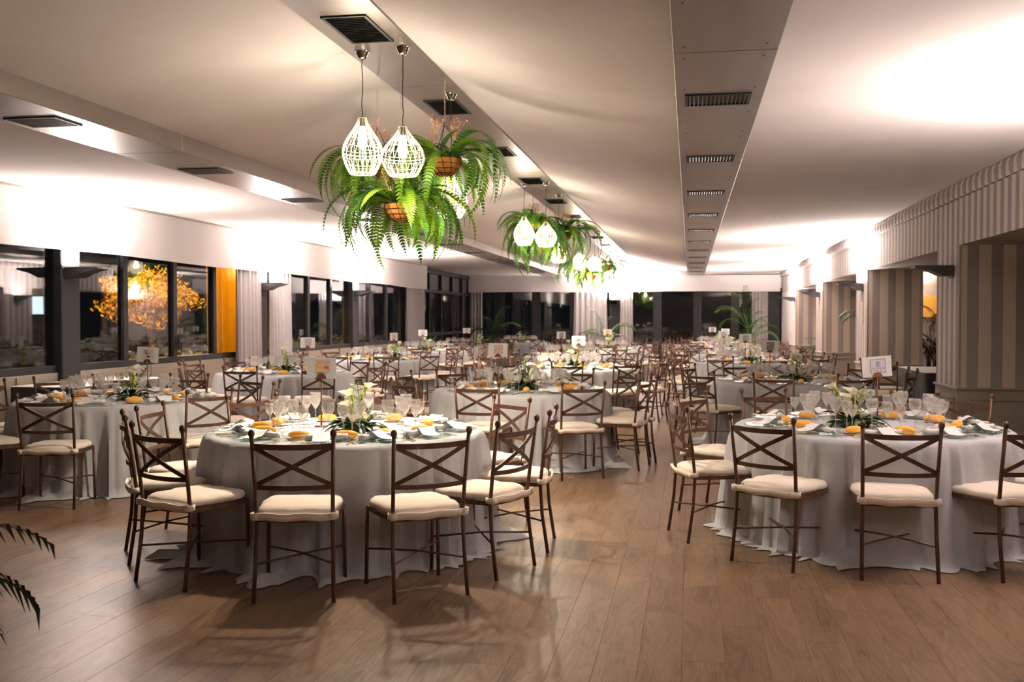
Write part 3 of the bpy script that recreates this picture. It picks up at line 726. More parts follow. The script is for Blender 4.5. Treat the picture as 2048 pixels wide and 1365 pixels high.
# centrepiece
def leaf_me(l, w, droop, m, name):
    mb = MB(); n = 6
    def f(u, v, o=0):
        wv = w * math.sin(PI * min(1, .06 + .94 * v)) ** .8 * (1 if v < .98 else .1)
        return ((u - .5) * wv, v * l, .35 * l * math.sin(v * 1.6) - droop * v * v - abs(u - .5) * wv * .35 + o)
    mb.grid(lambda u, v: f(u, v), 2, n); mb.grid(lambda u, v: f(u, v, -.001), 2, n, True)
    return mb.mesh(name, m, True)
LEAVES = [leaf_me(.17, .05, .10, M_leaf, 'leaf'), leaf_me(.21, .04, .16, M_leaf, 'leaf'), leaf_me(.13, .06, .04, M_leaf, 'leaf')]
def calla_me():
    mb = MB(); n = 16; rows = 9; vs = []
    for i in range(rows):
        q = i / (rows - 1)
        for j in range(n):
            a = 2 * PI * j / n; r = .010 + .038 * q ** 1.7
            z = .11 * q + .030 * q ** 3 * math.cos(a) ; k = 1 + .7 * q ** 3 * max(0, math.cos(a))
            vs.append((r * k * math.cos(a) + .01 * q, r * math.sin(a), z - .015 * q ** 4 * (1 if math.cos(a) > 0 else 0)))
    mb.cur = 0
    mb.add(vs, [])
    o = 0
    for i in range(rows - 1):
        mb.cur = 1 if i < 4 else 0
        mb.add([], [(i * n + j, i * n + (j + 1) % n, (i + 1) * n + (j + 1) % n, (i + 1) * n + j) for j in range(n)]) if False else None
        for j in range(n):
            mb.f.append((i * n + j, i * n + (j + 1) % n, (i + 1) * n + (j + 1) % n, (i + 1) * n + j)); mb.m.append(mb.cur)
    return mb.mesh('calla_bloom', [M_calla, M_callag], True)
calla = calla_me()
stem_me = lambda h: MB().tube([(0, 0, 0), (.006, .003, h * .5), (0, 0, h)], .0055, 6).mesh('flower_stem', M_callag, True)
STEM = {h: stem_me(h) for h in (.10, .16, .22)}
def euc_me(h, seed):
    rng = random.Random(seed); mb = MB(); mb.tube([(0, 0, 0), (.015, .01, h * .5), (.04, .015, h)], .0025, 5)
    for i in range(9):
        z = h * (.25 + .75 * i / 8)
        for s in (0, PI):
            a = s + i * 1.3 + rng.uniform(-.3, .3); r = .018 - .0008 * i; c = Vector((.02 * z / h + .022 * math.cos(a), .008 + .022 * math.sin(a), z + .006))
            t = Vector((math.cos(a), math.sin(a), .5)).normalized(); b = Vector((-math.sin(a), math.cos(a), 0))
            mb.add([c + t * r * math.cos(q) + b * r * .9 * math.sin(q) for q in [k * PI / 4 for k in range(8)]], [tuple(range(8))])
    return mb.mesh('eucalyptus_sprig', M_euc)
EUC = [euc_me(.26, 1), euc_me(.20, 2), euc_me(.32, 3)]
def rose_me():
    mb = MB()
    for k, (r0, r1, h) in enumerate(((.006, .016, .030), (.012, .026, .028), (.018, .036, .022))):
        n = 15
        mb.lathe([(r0 * .4, 0), (r0 + .006, .008), (r1 * .9, h * .7), (r1, h)], n)
    return mb.mesh('white_bloom', M_calla, True)
ROSE = rose_me()
foam_me = MB().lathe([(0, 0), (.10, 0), (.105, .02), (.09, .045), (.05, .06), (0, .065)], 18).mesh('moss_base', M_leaf, True)
def centrepiece(x, y, label, seed, callas):
    rng = random.Random(seed)
    t = thing('flower_centrepiece', label, 'flowers', (x, y, ZT), rng.uniform(0, 6), 'table centrepieces')
    put('moss_base', foam_me, t)
    for i in range(30):
        a = i * 2.399 + rng.uniform(-.2, .2); k = i % 3; el = rng.uniform(-.05, .75) if i > 12 else rng.uniform(-.08, .10)
        put('leaf', LEAVES[k], t, (.06 * math.cos(a), .06 * math.sin(a), .025 + .02 * (i > 12)), (el, rng.uniform(-.4, .4), a - PI / 2), rng.uniform(.75, 1.1))
    for i in range(callas):
        a = rng.uniform(0, 6.28); h = (.16, .22, .10)[i % 3]; til = rng.uniform(.05, .45)
        s = put('stem', STEM[h], t, (.03 * math.cos(a), .03 * math.sin(a), .04), Euler((til * -math.sin(a), til * math.cos(a), 0)))
        put('calla_bloom', calla, s, (0, 0, h - .004), (rng.uniform(-.3, .3), rng.uniform(.1, .5), rng.uniform(0, 6)), rng.uniform(.7, .95))
    for i in range(4):
        a = i * 1.6 + rng.uniform(0, .5); put('white_bloom', ROSE, t, (.075 * math.cos(a), .075 * math.sin(a), .075), (rng.uniform(-.5, .5), rng.uniform(-.5, .5), 0), rng.uniform(.8, 1.2))
    for i in range(4):
        a = rng.uniform(0, 6.28); put('eucalyptus_sprig', EUC[i % 3], t, (.04 * math.cos(a), .04 * math.sin(a), .05), (-.45 * math.sin(a), .45 * math.cos(a), a))

# sign stands
base_me = MB().lathe([(0, 0), (.048, 0), (.05, .003), (.046, .006), (.008, .008), (0, .010)], 20).mesh('sign_base', M_rust, True)
rod_me = MB().tube([(0, 0, .005), (0, 0, .345)], [.006, .0045], 8).mesh('sign_rod', M_rust, True)
def clip():
    mb = MB()
    for y0 in (-.006, .003):
        pts = [(-.036 + 0 * k, 0) for k in range(0)] + [(.037 * math.cos(a), .037 * math.sin(a)) for a in [PI * k / 12 for k in range(13)]]
        n = len(pts); vs = [(p[0], y0, p[1]) for p in pts] + [(p[0], y0 + .003, p[1]) for p in pts]
        mb.add(vs, [tuple(range(n)), tuple(range(n, 2 * n))[::-1]] + [(i, i + n, (i + 1) % n + n, (i + 1) % n) for i in range(n)])
    return mb.mesh('sign_clip', M_rust)
clip_me = clip()
card_me = MB().box(-.105, .105, -.0012, .0012, 0, .148).mesh('sign_card', M_paper)
def text_mesh(s, size, m):
    c = bpy.data.curves.new('lettering', 'FONT'); c.body = s; c.size = size; c.align_x = 'CENTER'; c.extrude = .0002
    o = bpy.data.objects.new('tmp', c); COL.objects.link(o); dg = bpy.context.evaluated_depsgraph_get()
    me = bpy.data.meshes.new_from_object(o.evaluated_get(dg)); bpy.data.objects.remove(o); me.materials.clear(); me.materials.append(m); return me
M_ink = mat('grey_blue_ink', (.22, .22, .32), .7)
M_navy = mat('navy_ink', (.10, .11, .20), .7)
def table_sign(x, y, rz, tilt_, label, pic, seed, kind='plain'):
    t = thing('table_sign', label, 'sign', (x, y, ZT), rz, 'table name signs')
    put('base', base_me, t); put('rod', rod_me, t); put('clip', clip_me, t, (0, 0, .335))
    c = put('card', card_me, t, (0, 0, .338), (0, tilt_, 0))
    F = -.0016
    def quad(nm, x0, x1, z0, z1, m, d=0.): MB().box(x0, x1, F - .0006 - d, F + .0004, z0, z1).build(nm, m, c)
    if kind == 'casa':
        quad('picture', -.045, .062, .055, .126, pic)
        quad('picture_cloth', -.040, .040, .058, .070, mat('print_yellow', (.95, .60, .05), .7), .0003)
        quad('picture_flowers', .018, .052, .070, .088, mat('print_red', (.55, .20, .14), .7), .0003)
        put('lettering', text_mesh('CASA SUY', .021, M_ink), c, (.008, F - .0008, .036), (PI / 2, 0, 0))
    elif kind == 'crest':
        quad('picture', -.045, .062, .028, .128, mat('print_lilac', (.74, .70, .78), .7))
        for q in ((-.045, .062, .125, .128), (-.045, .062, .028, .031), (-.045, -.042, .028, .128), (.059, .062, .028, .128)): quad('picture_border', *q, M_navy, .0003)
        ring = MB(); ring.tube([(.010 + .011 * math.cos(a), F - .001, .092 + .014 * math.sin(a)) for a in [2 * PI * k / 16 for k in range(16)]], .0018, 5, closed=True)
        ring.build('crest_ring', M_navy, c); quad('crest_face', .006, .014, .085, .099, mat('print_rose', (.62, .40, .45), .7), .0002); quad('crest_crown', .001, .019, .107, .112, mat('print_rose', (.62, .40, .45), .7), .0002)
        put('lettering', text_mesh('HACIENDA', .018, M_ink), c, (.0085, F - .0008, .056), (PI / 2, 0, 0))
        put('lettering', text_mesh('VILLA', .020, M_ink), c, (.0085, F - .0008, .036), (PI / 2, 0, 0))
    elif kind == 'collage':
        quad('picture', -.048, .058, .028, .128, mat('print_pale', (.78, .73, .75), .7))
        quad('picture_portrait', -.032, .004, .078, .118, pic, .0003)
        quad('picture_flourish', -.010, .022, .050, .066, mat('print_brown', (.12, .05, .03), .7), .0003)
        for q in ((.030, .040, .102, .110), (.012, .016, .086, .096), (.020, .026, .080, .088), (-.046, -.030, .056, .058), (.036, .052, .056, .058)): quad('picture_mark', *q, M_navy, .0003)
    else:
        quad('picture', -.040, .052, .034, .126, pic)
        for q in ((-.042, .054, .126, .128), (-.042, .054, .032, .034), (-.042, -.040, .032, .128), (.052, .054, .032, .128)): quad('picture_border', *q, M_ink, .0002)
    return t

# tables: name, x, y, chairs (angle, radius), sign pixel x, sign description
def even(off, r=1.42, n=10, j=.04, seed=0):
    rng = random.Random(seed); return [(off + 360 * i / n + rng.uniform(-5, 5), r + rng.uniform(-j, j)) for i in range(n)]
PAL = lambda nm, *c, s=18., seed=0.: palette_mat(nm, c, s, seed)
TABLES = [
 ('T1', -2.32, 6.51, [(-149, 1.42), (-117, 1.48), (-82, 1.53), (-54, 1.62), (-28, 1.47), (4, 1.42), (44, 1.36), (92, 1.40), (141, 1.36), (184, 1.38)], 640, 'the orange picture sign', PAL('print_orange', (.90, .45, .12), (.90, .70, .52), (.80, .42, .25), (.92, .78, .62)), 'casa'),
 ('T2', -5.30, 8.60, [(-81, 1.52), (-30, 1.50), (16, 1.45), (56, 1.40), (-118, 1.5), (-150, 1.45), (178, 1.40), (92, 1.40), (124, 1.40), (148, 1.42)], 292, 'the small collage sign', PAL('print_portrait', (.10, .08, .05), (.75, .35, .16), (.25, .15, .10)), 'collage'),
 ('T3', 1.26, 7.40, [(-93, 1.36), (-126, 1.42), (-165, 1.40), (148, 1.46), (116, 1.43), (82, 1.36), (49, 1.36), (12, 1.40), (-25, 1.42), (-58, 1.40)], 1757, 'the navy crest sign', None, 'crest'),
 ('T4', -1.80, 10.58, [(-98, 1.42), (-56, 1.50), (-134, 1.46), (-18, 1.42), (8, 1.44), (37, 1.40), (70, 1.40), (105, 1.40), (135, 1.40), (166, 1.44)], 995, 'the pink landscape sign', PAL('print_pink', (.78, .55, .50), (.70, .35, .22), (.75, .66, .70), (.45, .40, .48)), 'plain'),
 ('T5', -5.65, 13.28, [(-87, 1.62), (-50, 1.55), (-11, 1.50), (25, 1.45), (62, 1.45), (100, 1.42), (142, 1.42), (180, 1.42), (-143, 1.42), (-118, 1.45)], 614, 'the dark red sign', PAL('print_redgrey', (.20, .07, .06), (.78, .70, .72), (.55, .35, .32), (.75, .72, .75)), 'plain'),
 ('T7', 1.23, 12.54, [(-103, 1.46), (-142, 1.43), (-68, 1.43), (-30, 1.42), (5, 1.42), (45, 1.42), (80, 1.42), (115, 1.42), (150, 1.44), (180, 1.44)], 1540, 'the monochrome photo sign', PAL('print_bw', (.06, .05, .05), (.65, .60, .60), (.10, .08, .08), (.6, .5, .5), s=30), 'plain'),
 ('T8', -1.80, 15.20, even(-83, 1.5, seed=8), 1157, 'the blue street sign', PAL('print_blue', (.10, .12, .22), (.35, .42, .60), (.75, .78, .82), (.15, .12, .12)), 'plain'),
 ('T6', -5.68, 17.75, even(-70, 1.46, seed=6), 787, 'the narrow portrait sign', PAL('print_orange2', (.85, .40, .15), (.9, .65, .5)), 'plain'),
 ('T9', .98, 17.45, even(-110, 1.46, seed=9), 1491, 'the faded lilac sign', PAL('print_faded', (.70, .64, .68), (.55, .48, .52), (.76, .66, .66)), 'plain'),
 ('T13', -2.35, 19.85, even(-95, 1.44, seed=13), 1122, 'the grey sketch sign', PAL('print_grey', (.70, .70, .70), (.30, .30, .30), (.75, .74, .73)), 'plain'),
 ('T15', 1.0, 21.6, even(-100, 1.44, seed=15), 1447, 'the pale green sign', PAL('print_green', (.68, .74, .70), (.55, .66, .60), (.78, .78, .80)), 'plain'),
 ('T10', -6.05, 22.5, even(-85, 1.42, seed=10), 845, 'the mosaic print sign', PAL('print_mosaic', (.10, .10, .12), (.70, .70, .74), (.2, .2, .22), s=60), 'plain'),
 ('T14', -1.98, 24.3, even(-80, 1.44, seed=14), 1215, 'the orange figure sign', PAL('print_figure', (.85, .78, .72), (.85, .40, .10), (.9, .82, .78)), 'plain'),
 ('T16', .95, 25.9, even(-90, 1.44, seed=16), 1451, 'the grey heading sign', PAL('print_heading', (.74, .76, .80), (.55, .58, .64), (.80, .80, .82)), 'plain'),
 ('T11', -6.15, 26.6, even(-75, 1.40, seed=11), 933, 'the brown print sign', PAL('print_browngrey', (.60, .55, .56), (.48, .42, .42)), 'plain'),
 ('T18', -2.3, 28.7, even(-90, 1.44, seed=18), 1203, 'the grey caption sign', PAL('print_caption', (.78, .77, .76), (.50, .50, .50), (.80, .79, .78)), 'plain'),
 ('T12', -5.2, 30.5, even(-60, 1.42, seed=12), None, 'the signless window', None, 'plain'),
 ('T17', .75, 30.2, even(-90, 1.44, seed=17), 1425, 'the indigo photo sign', PAL('print_indigo', (.08, .08, .15), (.55, .50, .62), (.12, .10, .12), s=30), 'plain'),
]
GLASS_FULL = {t[0] for t in TABLES[:10]}
stuff_glass = MB()
def on(o_name, me, label, cat, group, x, y, z, rz, sc=None): return put(o_name, me, None, (x, y, z), (0, 0, rz), sc, label, cat, group)
FOOT = {'T1': 0, 'T3': 1, 'T4': 2, 'T2': 3}
SIDES = ['pier side', 'far pier side', 'back side', 'far window side', 'window side', 'near window side', 'entrance side', 'near pier side']
for ti, (tn, tx, ty, chairs, spx, desc, pic, kind) in enumerate(TABLES):
    rng = random.Random(ti * 31 + 5); D = desc.replace('the ', '', 1)
    at = f'{desc} table'
    tb = thing('round_table', f'round banquet table hidden under grey linen, {at}', 'table', (tx, ty, 0), 0, 'round banquet tables')
    put('table_top', top_me, tb); put('pedestal', col_me, tb)
    put('tablecloth', CLOTHS[ti % 4], None, (tx, ty, 0), (0, 0, rng.uniform(0, 6)), None, f'floor-length grey linen cloth draped over {at}', 'tablecloth', 'grey linen tablecloths')
    bins = [int(((a + 22.5) % 360) // 45) for a, r in chairs]
    fx, fy = {'T1': (.10, -.05), 'T2': (.12, -.05), 'T3': (-.12, -.1), 'T6': (.40, -.35), 'T11': (.5, -.2)}.get(tn, (.05, -.05))
    clear = lambda X, Y, d: math.hypot(X - tx - fx, Y - ty - fy) > d
    for ai, (a, r) in enumerate(chairs):
        A = math.radians(a); r_ = r + (0.02 if r < 1.4 else 0)
        cx_, cy_ = tx + (r_ - .272) * math.cos(A), ty + (r_ - .272) * math.sin(A)
        if cx_ < XL + .45 or cx_ > XR + 2 or cy_ > YB - .5: continue
        A2 = A
        sd = SIDES[bins[ai]]; dup = [math.radians(chairs[k][0]) for k in range(len(chairs)) if bins[k] == bins[ai] and k != ai]
        if dup:
            sd += (', entrance end,' if math.sin(A) < math.sin(dup[0]) else ', back end,') if bins[ai] not in (2, 6) else (', window end,' if math.cos(A) < math.cos(dup[0]) else ', pier end,')
        wh = f'on the {sd} of {at}'
        chair(cx_, cy_, A + PI / 2 + math.radians(rng.uniform(-6, 6)), f'brown iron chair {wh}', f'chairs at {at}')
        def pol(r, da): q = A2 + math.radians(da); return tx + r * math.cos(q), ty + r * math.sin(q)
        X, Y = pol(.745, 0)
        on('charger_plate', charger_me, f'glass charger plate {wh}', 'plate', f'charger plates on {at}', X, Y, ZT, 0)
        X, Y = pol(.70 + rng.uniform(-.02, .02), rng.uniform(-2, 2)); rr = A + PI / 2 + rng.uniform(-.5, .5)
        on('napkin', nap_me, f'rolled white napkin {wh}', 'napkin', f'napkins on {at}', X, Y, ZT + .007, rr)
        X, Y = pol(.715, rng.uniform(-2, 2))
        on('menu_card', menu_me, f'white paper menu {wh}', 'menu', f'menus on {at}', X, Y, ZT + .009, rr + rng.uniform(-.35, .35))
        bx0, by0 = pol(.575, -18 + rng.uniform(-2, 2))
        if clear(bx0, by0, .26):
            on('bread_plate', side_me, f'white bread plate {wh}', 'plate', f'bread plates on {at}', bx0, by0, ZT, 0)
            on('bread_roll', bread_me, f'golden bread roll {wh}', 'bread', f'bread rolls on {at}', bx0, by0, ZT + .005, rng.uniform(0, 3.1), rng.uniform(.9, 1.08))
        if ti < 6:
            for (nm, me), da, rr0 in zip(CUT, (-13.8, 13.6, 16.0), (.755, .755, .75)):
                X, Y = pol(rr0, da)
                on(nm, me, f'steel {nm} {wh}', 'cutlery', f'{nm}s on {at}', X, Y, ZT, A + PI / 2 + rng.uniform(-.06, .06))
        for gi, (gr, ga) in enumerate(((.43, -3), (.46, 8), (.51, 16.5))):
            X, Y = pol(gr + rng.uniform(-.025, .025), ga + rng.uniform(-2, 2))
            if not clear(X, Y, .19): continue
            if tn in GLASS_FULL: on('wine_glass', GL[gi], f'{GLn[gi]} {wh}', 'glass', f'{GLn[gi]}es on {at}', X, Y, ZT, 0)
            else: stuff_glass.add([(v[0] + X, v[1] + Y, v[2] + ZT) for v in GLlow[gi].v], GLlow[gi].f)
    # centrepiece and sign
    nd = at
    centrepiece(tx + fx, ty + fy, f'white calla and dark leaf centrepiece on {nd}', ti + 40, 4 if tn != 'T1' else 3)
    if spx:
        P = aty(spx, 660, ty + .12)
        X = min(max(P.x, tx - .35), tx + .35)
        if math.hypot(X - tx - fx, ty + .12 - ty - fy) < .17: X = tx + fx - .2
        table_sign(X, ty + .14, {'T6': 1.15, 'T13': .7}.get(tn, YAW * .6), {'T3': -.085, 'T2': .05}.get(tn, rng.uniform(-.02, .02)), f'white card of {desc} on a rusty table stand', pic, ti, kind)
stuff_glass.build('wine_glass', M_glass, None, smooth=True, label='clear wine glasses crowded on the tables towards the end wall', cat='glass', kind='stuff')

# service tables: by the window, and in the first bay on the right
def service_table(x, y, lx, ly, rz, label, clabel, m):
    t = thing('service_table', label, 'table', (x, y, 0), rz, None)
    MB().bbox(-lx / 2, lx / 2, -ly / 2, ly / 2, .72, .755, .006).build('table_top', M_beige, t)
    for sx in (-1, 1):
        for sy in (-1, 1): MB().bbox(sx * (lx / 2 - .06) - .02, sx * (lx / 2 - .06) + .02, sy * (ly / 2 - .06) - .02, sy * (ly / 2 - .06) + .02, 0, .72, .004).build('leg', M_frame, t)
    c = thing('tablecloth', clabel, 'tablecloth', (x, y, 0), rz)
    MB().bbox(-lx / 2 - .02, lx / 2 + .02, -ly / 2 - .02, ly / 2 + .02, .757, .765, .004).build('top_cloth', M_white, c)
    mb = MB(); n = 160; per = 2 * (lx + ly); vs = []
    def pp(s_):
        s_ = s_ % per
        if s_ < lx: return (-lx / 2 + s_, -ly / 2, 0, -1)
        s_ -= lx
        if s_ < ly: return (lx / 2, -ly / 2 + s_, 1, 0)
        s_ -= ly
        if s_ < lx: return (lx / 2 - s_, ly / 2, 0, 1)
        s_ -= lx; return (-lx / 2, ly / 2 - s_, -1, 0)
    for k in range(6):
        q = k / 5
        for j in range(n):
            a = pp(per * j / n); w = .03 + (.02 * math.sin(j * 1.1) + .012 * math.sin(j * .47)) * (.2 + .8 * q)
            vs.append((a[0] + a[2] * w, a[1] + a[3] * w, .757 - q * .75))
    mb.add(vs, [(k * n + j, (k + 1) * n + j, (k + 1) * n + (j + 1) % n, k * n + (j + 1) % n) for k in range(5) for j in range(n)])
    mb.build('skirt', m, c, smooth=True)
service_table(-7.05, 10.9, .8, 1.9, 0, 'narrow service table under dark skirt against the window wall', 'white top cloth with dark skirt on the table against the window', M_dark)
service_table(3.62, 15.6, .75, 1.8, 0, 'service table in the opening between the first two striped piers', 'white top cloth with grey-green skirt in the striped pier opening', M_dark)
for x, y, a, l in ((2.72, 14.6, -.5, 'dark cross-back chair in shade before the pier opening service table'), (2.85, 15.5, -1.2, 'dark cross-back chair turned toward the pier opening service table'), (2.65, 22.9, -1.4, 'lone cross-back chair under the third striped pier')):
    chair(x, y, a, l, None)

# ------------------------------------------------------------------ hanging lamps
def shade_proto(h, rmax, kind):
    prof = []
    for i in range(17):
        q = i / 16                               # top to bottom
        if q < .62: r = .030 + (rmax - .030) * (math.sin((q / .62) * PI / 2 - .0) ** 1.5)
        else: r = rmax * (1 - (1 - .62) * ((q - .62) / .38) ** 1.7)
        prof.append((r, -h * q))
    ribs = MB()
    for k in range(10):
        a = 2 * PI * k / 10; ribs.tube([(r * math.cos(a), r * math.sin(a), z) for r, z in prof], .0022, 4)
    for r, z in (prof[0], prof[10], prof[16]): ribs.tube([(r * math.cos(a), r * math.sin(a), z) for a in [2 * PI * j / 28 for j in range(28)]], .0024, 4, closed=True)
    ribs.tube([(-prof[0][0], 0, 0), (prof[0][0], 0, 0)], .0022, 4); ribs.tube([(0, -prof[0][0], 0), (0, prof[0][0], 0)], .0022, 4)
    win = MB()
    for k in range(48):
        s = 1 if k % 2 else -1; a0 = 2 * PI * k / 48
        win.tube([((r + .001) * math.cos(a0 + s * .55 * i / 16), (r + .001) * math.sin(a0 + s * .55 * i / 16), z) for i, (r, z) in enumerate(prof)], .0010, 3, caps=False)
    for k in range(1, 16):
        r, z = prof[k]
        if k > 4 and k % 2: win.tube([(r * .985 * math.cos(a), r * .985 * math.sin(a), z) for a in [2 * PI * j / 24 for j in range(24)]], .0009, 3, closed=True)
    bulb = MB().lathe([(0, -.06), (.016, -.06), (.020, -.075), (.030, -.13), (.034, -.17), (.028, -.205), (.015, -.222), (0, -.226)], 14)
    sock = MB().lathe([(0, 0), (.018, 0), (.020, -.05), (.018, -.062), (0, -.062)], 12)
    return ribs.mesh('shade_frame', M_wire), win.mesh('shade_winding', M_wire), bulb.mesh('lamp_bulb', M_bulb, True), sock.mesh('lamp_socket', M_cord, True)
SH = [shade_proto(.41, .148, 0), shade_proto(.35, .158, 1)]
rose_cup = MB().lathe([(0, .0), (.055, 0), (.056, -.006), (.044, -.018), (.036, -.040), (.030, -.052), (.012, -.062), (0, -.064)], 18).mesh('ceiling_rose', M_chrome, True)
def pendant(x, y, ztop, k, label, power=PENDANT_W):
    t = thing('pendant_lamp', label, 'lamp', (x, y, ZR - .012), 0, 'wire pendant lamps')
    put('ceiling_rose', rose_cup, t); L = ZR - .012 - ztop; rng = random.Random(int(x * 100 + y * 10))
    cord = MB(); cord.tube([(rng.uniform(-.004, .004) if 0 < i < 10 else 0, rng.uniform(-.003, .003) if 0 < i < 10 else 0, -.06 - (L - .06) * i / 10) for i in range(11)], .0035, 6)
    cord.build('cord', M_cord, t)
    a, b, c, d = SH[k]
    s = put('shade', a, t, (0, 0, -L)); w = put('winding', b, s); w['kind'] = 'stuff'
    put('socket', d, t, (0, 0, -L)); put('bulb', c, t, (0, 0, -L))
    light('pendant_light', 'POINT', (0, 0, -L - .24), power, WARM, size=.05, parent=t)
    dn = light('pendant_light', 'SPOT', (0, 0, -L - .25), power * 7.5, WARM, size=.05, parent=t)   # the open bottom of the shade
    dn.data.spot_size = 2.5; dn.data.spot_blend = 1.0
CL = [('the largest fern cluster', 7.05, 8.5), ('the middle fern cluster', 14.3, 15.72), ('the end-wall fern cluster', 21.7, 22.7)]
for k, (nm, y0, y1) in enumerate(CL):
    pendant(-2.38, y0, 3.0, 0, f'tall lit wire pendant on the window side of {nm}')
    pendant(-2.05, y0 - .07, 2.91, 1, f'squat lit wire pendant on the aisle side of {nm}')
    pendant(-2.06, y1, 2.82, 0, f'lit wire pendant half hidden behind the fronds of {nm}', PENDANT_W * .8)

# ------------------------------------------------------------------ hanging ferns
def frond_me(L, droop, seed, m):
    rng = random.Random(seed); n = 28; mb = MB(); P = []
    ang = rng.uniform(.55, .95); x_ = z = 0; ds = L / n
    for i in range(n + 1):
        P.append(Vector((0, x_, z))); ang -= droop / n * (1.45 - .75 * i / n)
        x_ += ds * math.cos(ang); z += ds * math.sin(ang)
    mb.tube(P[::3] + ([P[-1]] if n % 3 else []), [.0022] * (len(P[::3]) + (1 if n % 3 else 0)), 3, caps=False)
    for i in range(2, n + 1):
        q = i / n; w = .042 * math.sin(PI * min(1, q * .92 + .10)) ** .7 * (L / .55) ** .5
        d = (P[i] - P[i - 1]).normalized(); nr = Vector((1, 0, 0)); up = nr.cross(d)
        for s in (-1, 1):
            b0 = P[i] - d * ds * .42; b1 = P[i] + d * ds * .38; tip = P[i] + nr * (s * w) + d * (w * .35) - up * (w * .22 * (-1))
            tip.z -= w * .28; mid = P[i] + nr * (s * w * .55) + d * (ds * .36 + w * .12); mid2 = P[i] + nr * (s * w * .55) - d * (ds * .22)
            mb.add([b0, mid2, tip, mid, b1], [(0, 1, 2, 3, 4) if s > 0 else (4, 3, 2, 1, 0)])
    return mb.mesh('fern_frond', m)
FR = [frond_me(L, d, i, M_fern if i % 3 else M_fern2) for i, (L, d) in enumerate([(.72, 2.35), (.82, 2.6), (.60, 2.3), (.66, 2.7), (.76, 2.4), (.52, 1.8), (.86, 2.7), (.58, 2.5)])]
FRup = [frond_me(.36, .9, 21, M_fern), frond_me(.30, 1.2, 22, M_fern2)]
def tuft():
    mb = MB(); rng = random.Random(4)
    for i in range(46):
        v = Vector((rng.gauss(0, .03), rng.gauss(0, .03), rng.uniform(0, .10))); r = rng.uniform(.006, .012)
        a = rng.uniform(0, 6); b = Vector((math.cos(a), math.sin(a), rng.uniform(-.6, .6))) * r; c = Vector((-math.sin(a), math.cos(a), rng.uniform(-.6, .6))) * r
        mb.add([v - b, v + c, v + b, v - c], [(0, 1, 2, 3)])
    for i in range(6): mb.tube([(0, 0, -.05), (rng.gauss(0, .025), rng.gauss(0, .025), .08)], .0015, 3)
    return mb.mesh('dried_bloom', M_dry)
TUFT = tuft()
BR = .135
liner_me = MB().lathe([(BR, 0), (BR * .98, -.03), (BR * .86, -.075), (BR * .62, -.115), (BR * .3, -.138), (0, -.142)], 24).mesh('coir_liner', M_coir, True)
soil_me = MB().lathe([(0, -.012), (BR * .97, -.015)], 24).mesh('basket_soil', M_soil)
def bwire():
    mb = MB(); R_ = BR + .004
    for z, r in ((0, 1), (-.045, .955), (-.085, .80), (-.12, .56)): mb.tube([(R_ * r * math.cos(a), R_ * r * math.sin(a), z) for a in [2 * PI * j / 24 for j in range(24)]], .0025, 4, closed=True)
    for k in range(12):
        a = 2 * PI * k / 12; mb.tube([(R_ * r * math.cos(a + b), R_ * r * math.sin(a + b), z) for r, z, b in ((1, 0, 0), (.98, -.03, .07), (.86, -.077, .16), (.62, -.119, .26), (.28, -.143, .4))], .0022, 4)
    return mb.mesh('basket_wire', M_bwire)
bw_me = bwire()
def hanging_fern(x, y, z, n, label, seed, sc=1.0, bare=False):
    rng = random.Random(seed); t = thing('hanging_fern', label, 'hanging plant', (x, y, z), 0, 'hanging fern baskets')
    lin = put('coir_liner', liner_me, t); put('basket_wire', bw_me, lin); put('soil', soil_me, t)
    for k in range(3):
        a = 2 * PI * k / 3 + .4; mb = MB(); zt = ZR - .012 - z; jn = Vector((0, 0, .30))
        mb.tube([(BR * math.cos(a), BR * math.sin(a), 0), jn], .0028, 4); mb.build('hanger', M_bwire, t)
    mb = MB(); k = 0; q = .30; zt = ZR - .012 - z
    while q < zt:                                  # chain links
        s_ = .011; e = [(s_ * .5 * math.cos(a) * (k % 2), s_ * .5 * math.cos(a) * ((k + 1) % 2), q + s_ + s_ * 1.25 * math.sin(a)) for a in [2 * PI * j / 6 for j in range(6)]]
        mb.tube(e, .0018, 3, closed=True); q += .021; k += 1
    mb.build('chain', M_chain, t, kind='stuff')
    for i in range(n):
        a = i * 2.399 + rng.uniform(-.3, .3); k = rng.randrange(8); rad = BR * rng.uniform(.45, .95)
        if bare and abs((a + PI / 2 - .25 + PI) % (2 * PI) - PI) < .65 and rng.random() < .88: continue
        put('frond', FR[k], t, (rad * math.cos(a), rad * math.sin(a), rng.uniform(0, .05)), (rng.uniform(-.38, .48), rng.uniform(-.4, .4), a - PI / 2 + rng.uniform(-.25, .25)), rng.uniform(.68, 1.1) * sc)
    for i in range(9):
        a = rng.uniform(0, 6.28); put('frond', FRup[i % 2], t, (.05 * math.cos(a), .05 * math.sin(a), .02), (rng.uniform(0, .6), 0, a), rng.uniform(.8, 1.2))
    for i in range(3):
        a = rng.uniform(0, 6.28); put('dried_bloom', TUFT, t, (.09 * math.cos(a), .09 * math.sin(a), rng.uniform(.14, .24)), (rng.uniform(-.4, .4), rng.uniform(-.4, .4), a), rng.uniform(.9, 1.4))
hanging_fern(-1.98, 7.95, 2.83, 92, 'bushy green fern in an orange coir basket on the aisle side of the first cluster', 1, bare=True)
hanging_fern(-2.31, 7.80, 2.45, 96, 'lowest green fern with exposed orange coir basket over the orange picture sign table', 2, bare=True)
hanging_fern(-2.62, 8.15, 2.85, 88, 'green fern behind the tall pendant on the window side of the first cluster', 3)
hanging_fern(-2.36, 15.0, 2.95, 72, 'green fern with peach dried blooms behind the middle tall pendant', 4)
hanging_fern(-2.24, 15.1, 2.68, 72, 'lowest green fern of the middle cluster under two pendants', 5)
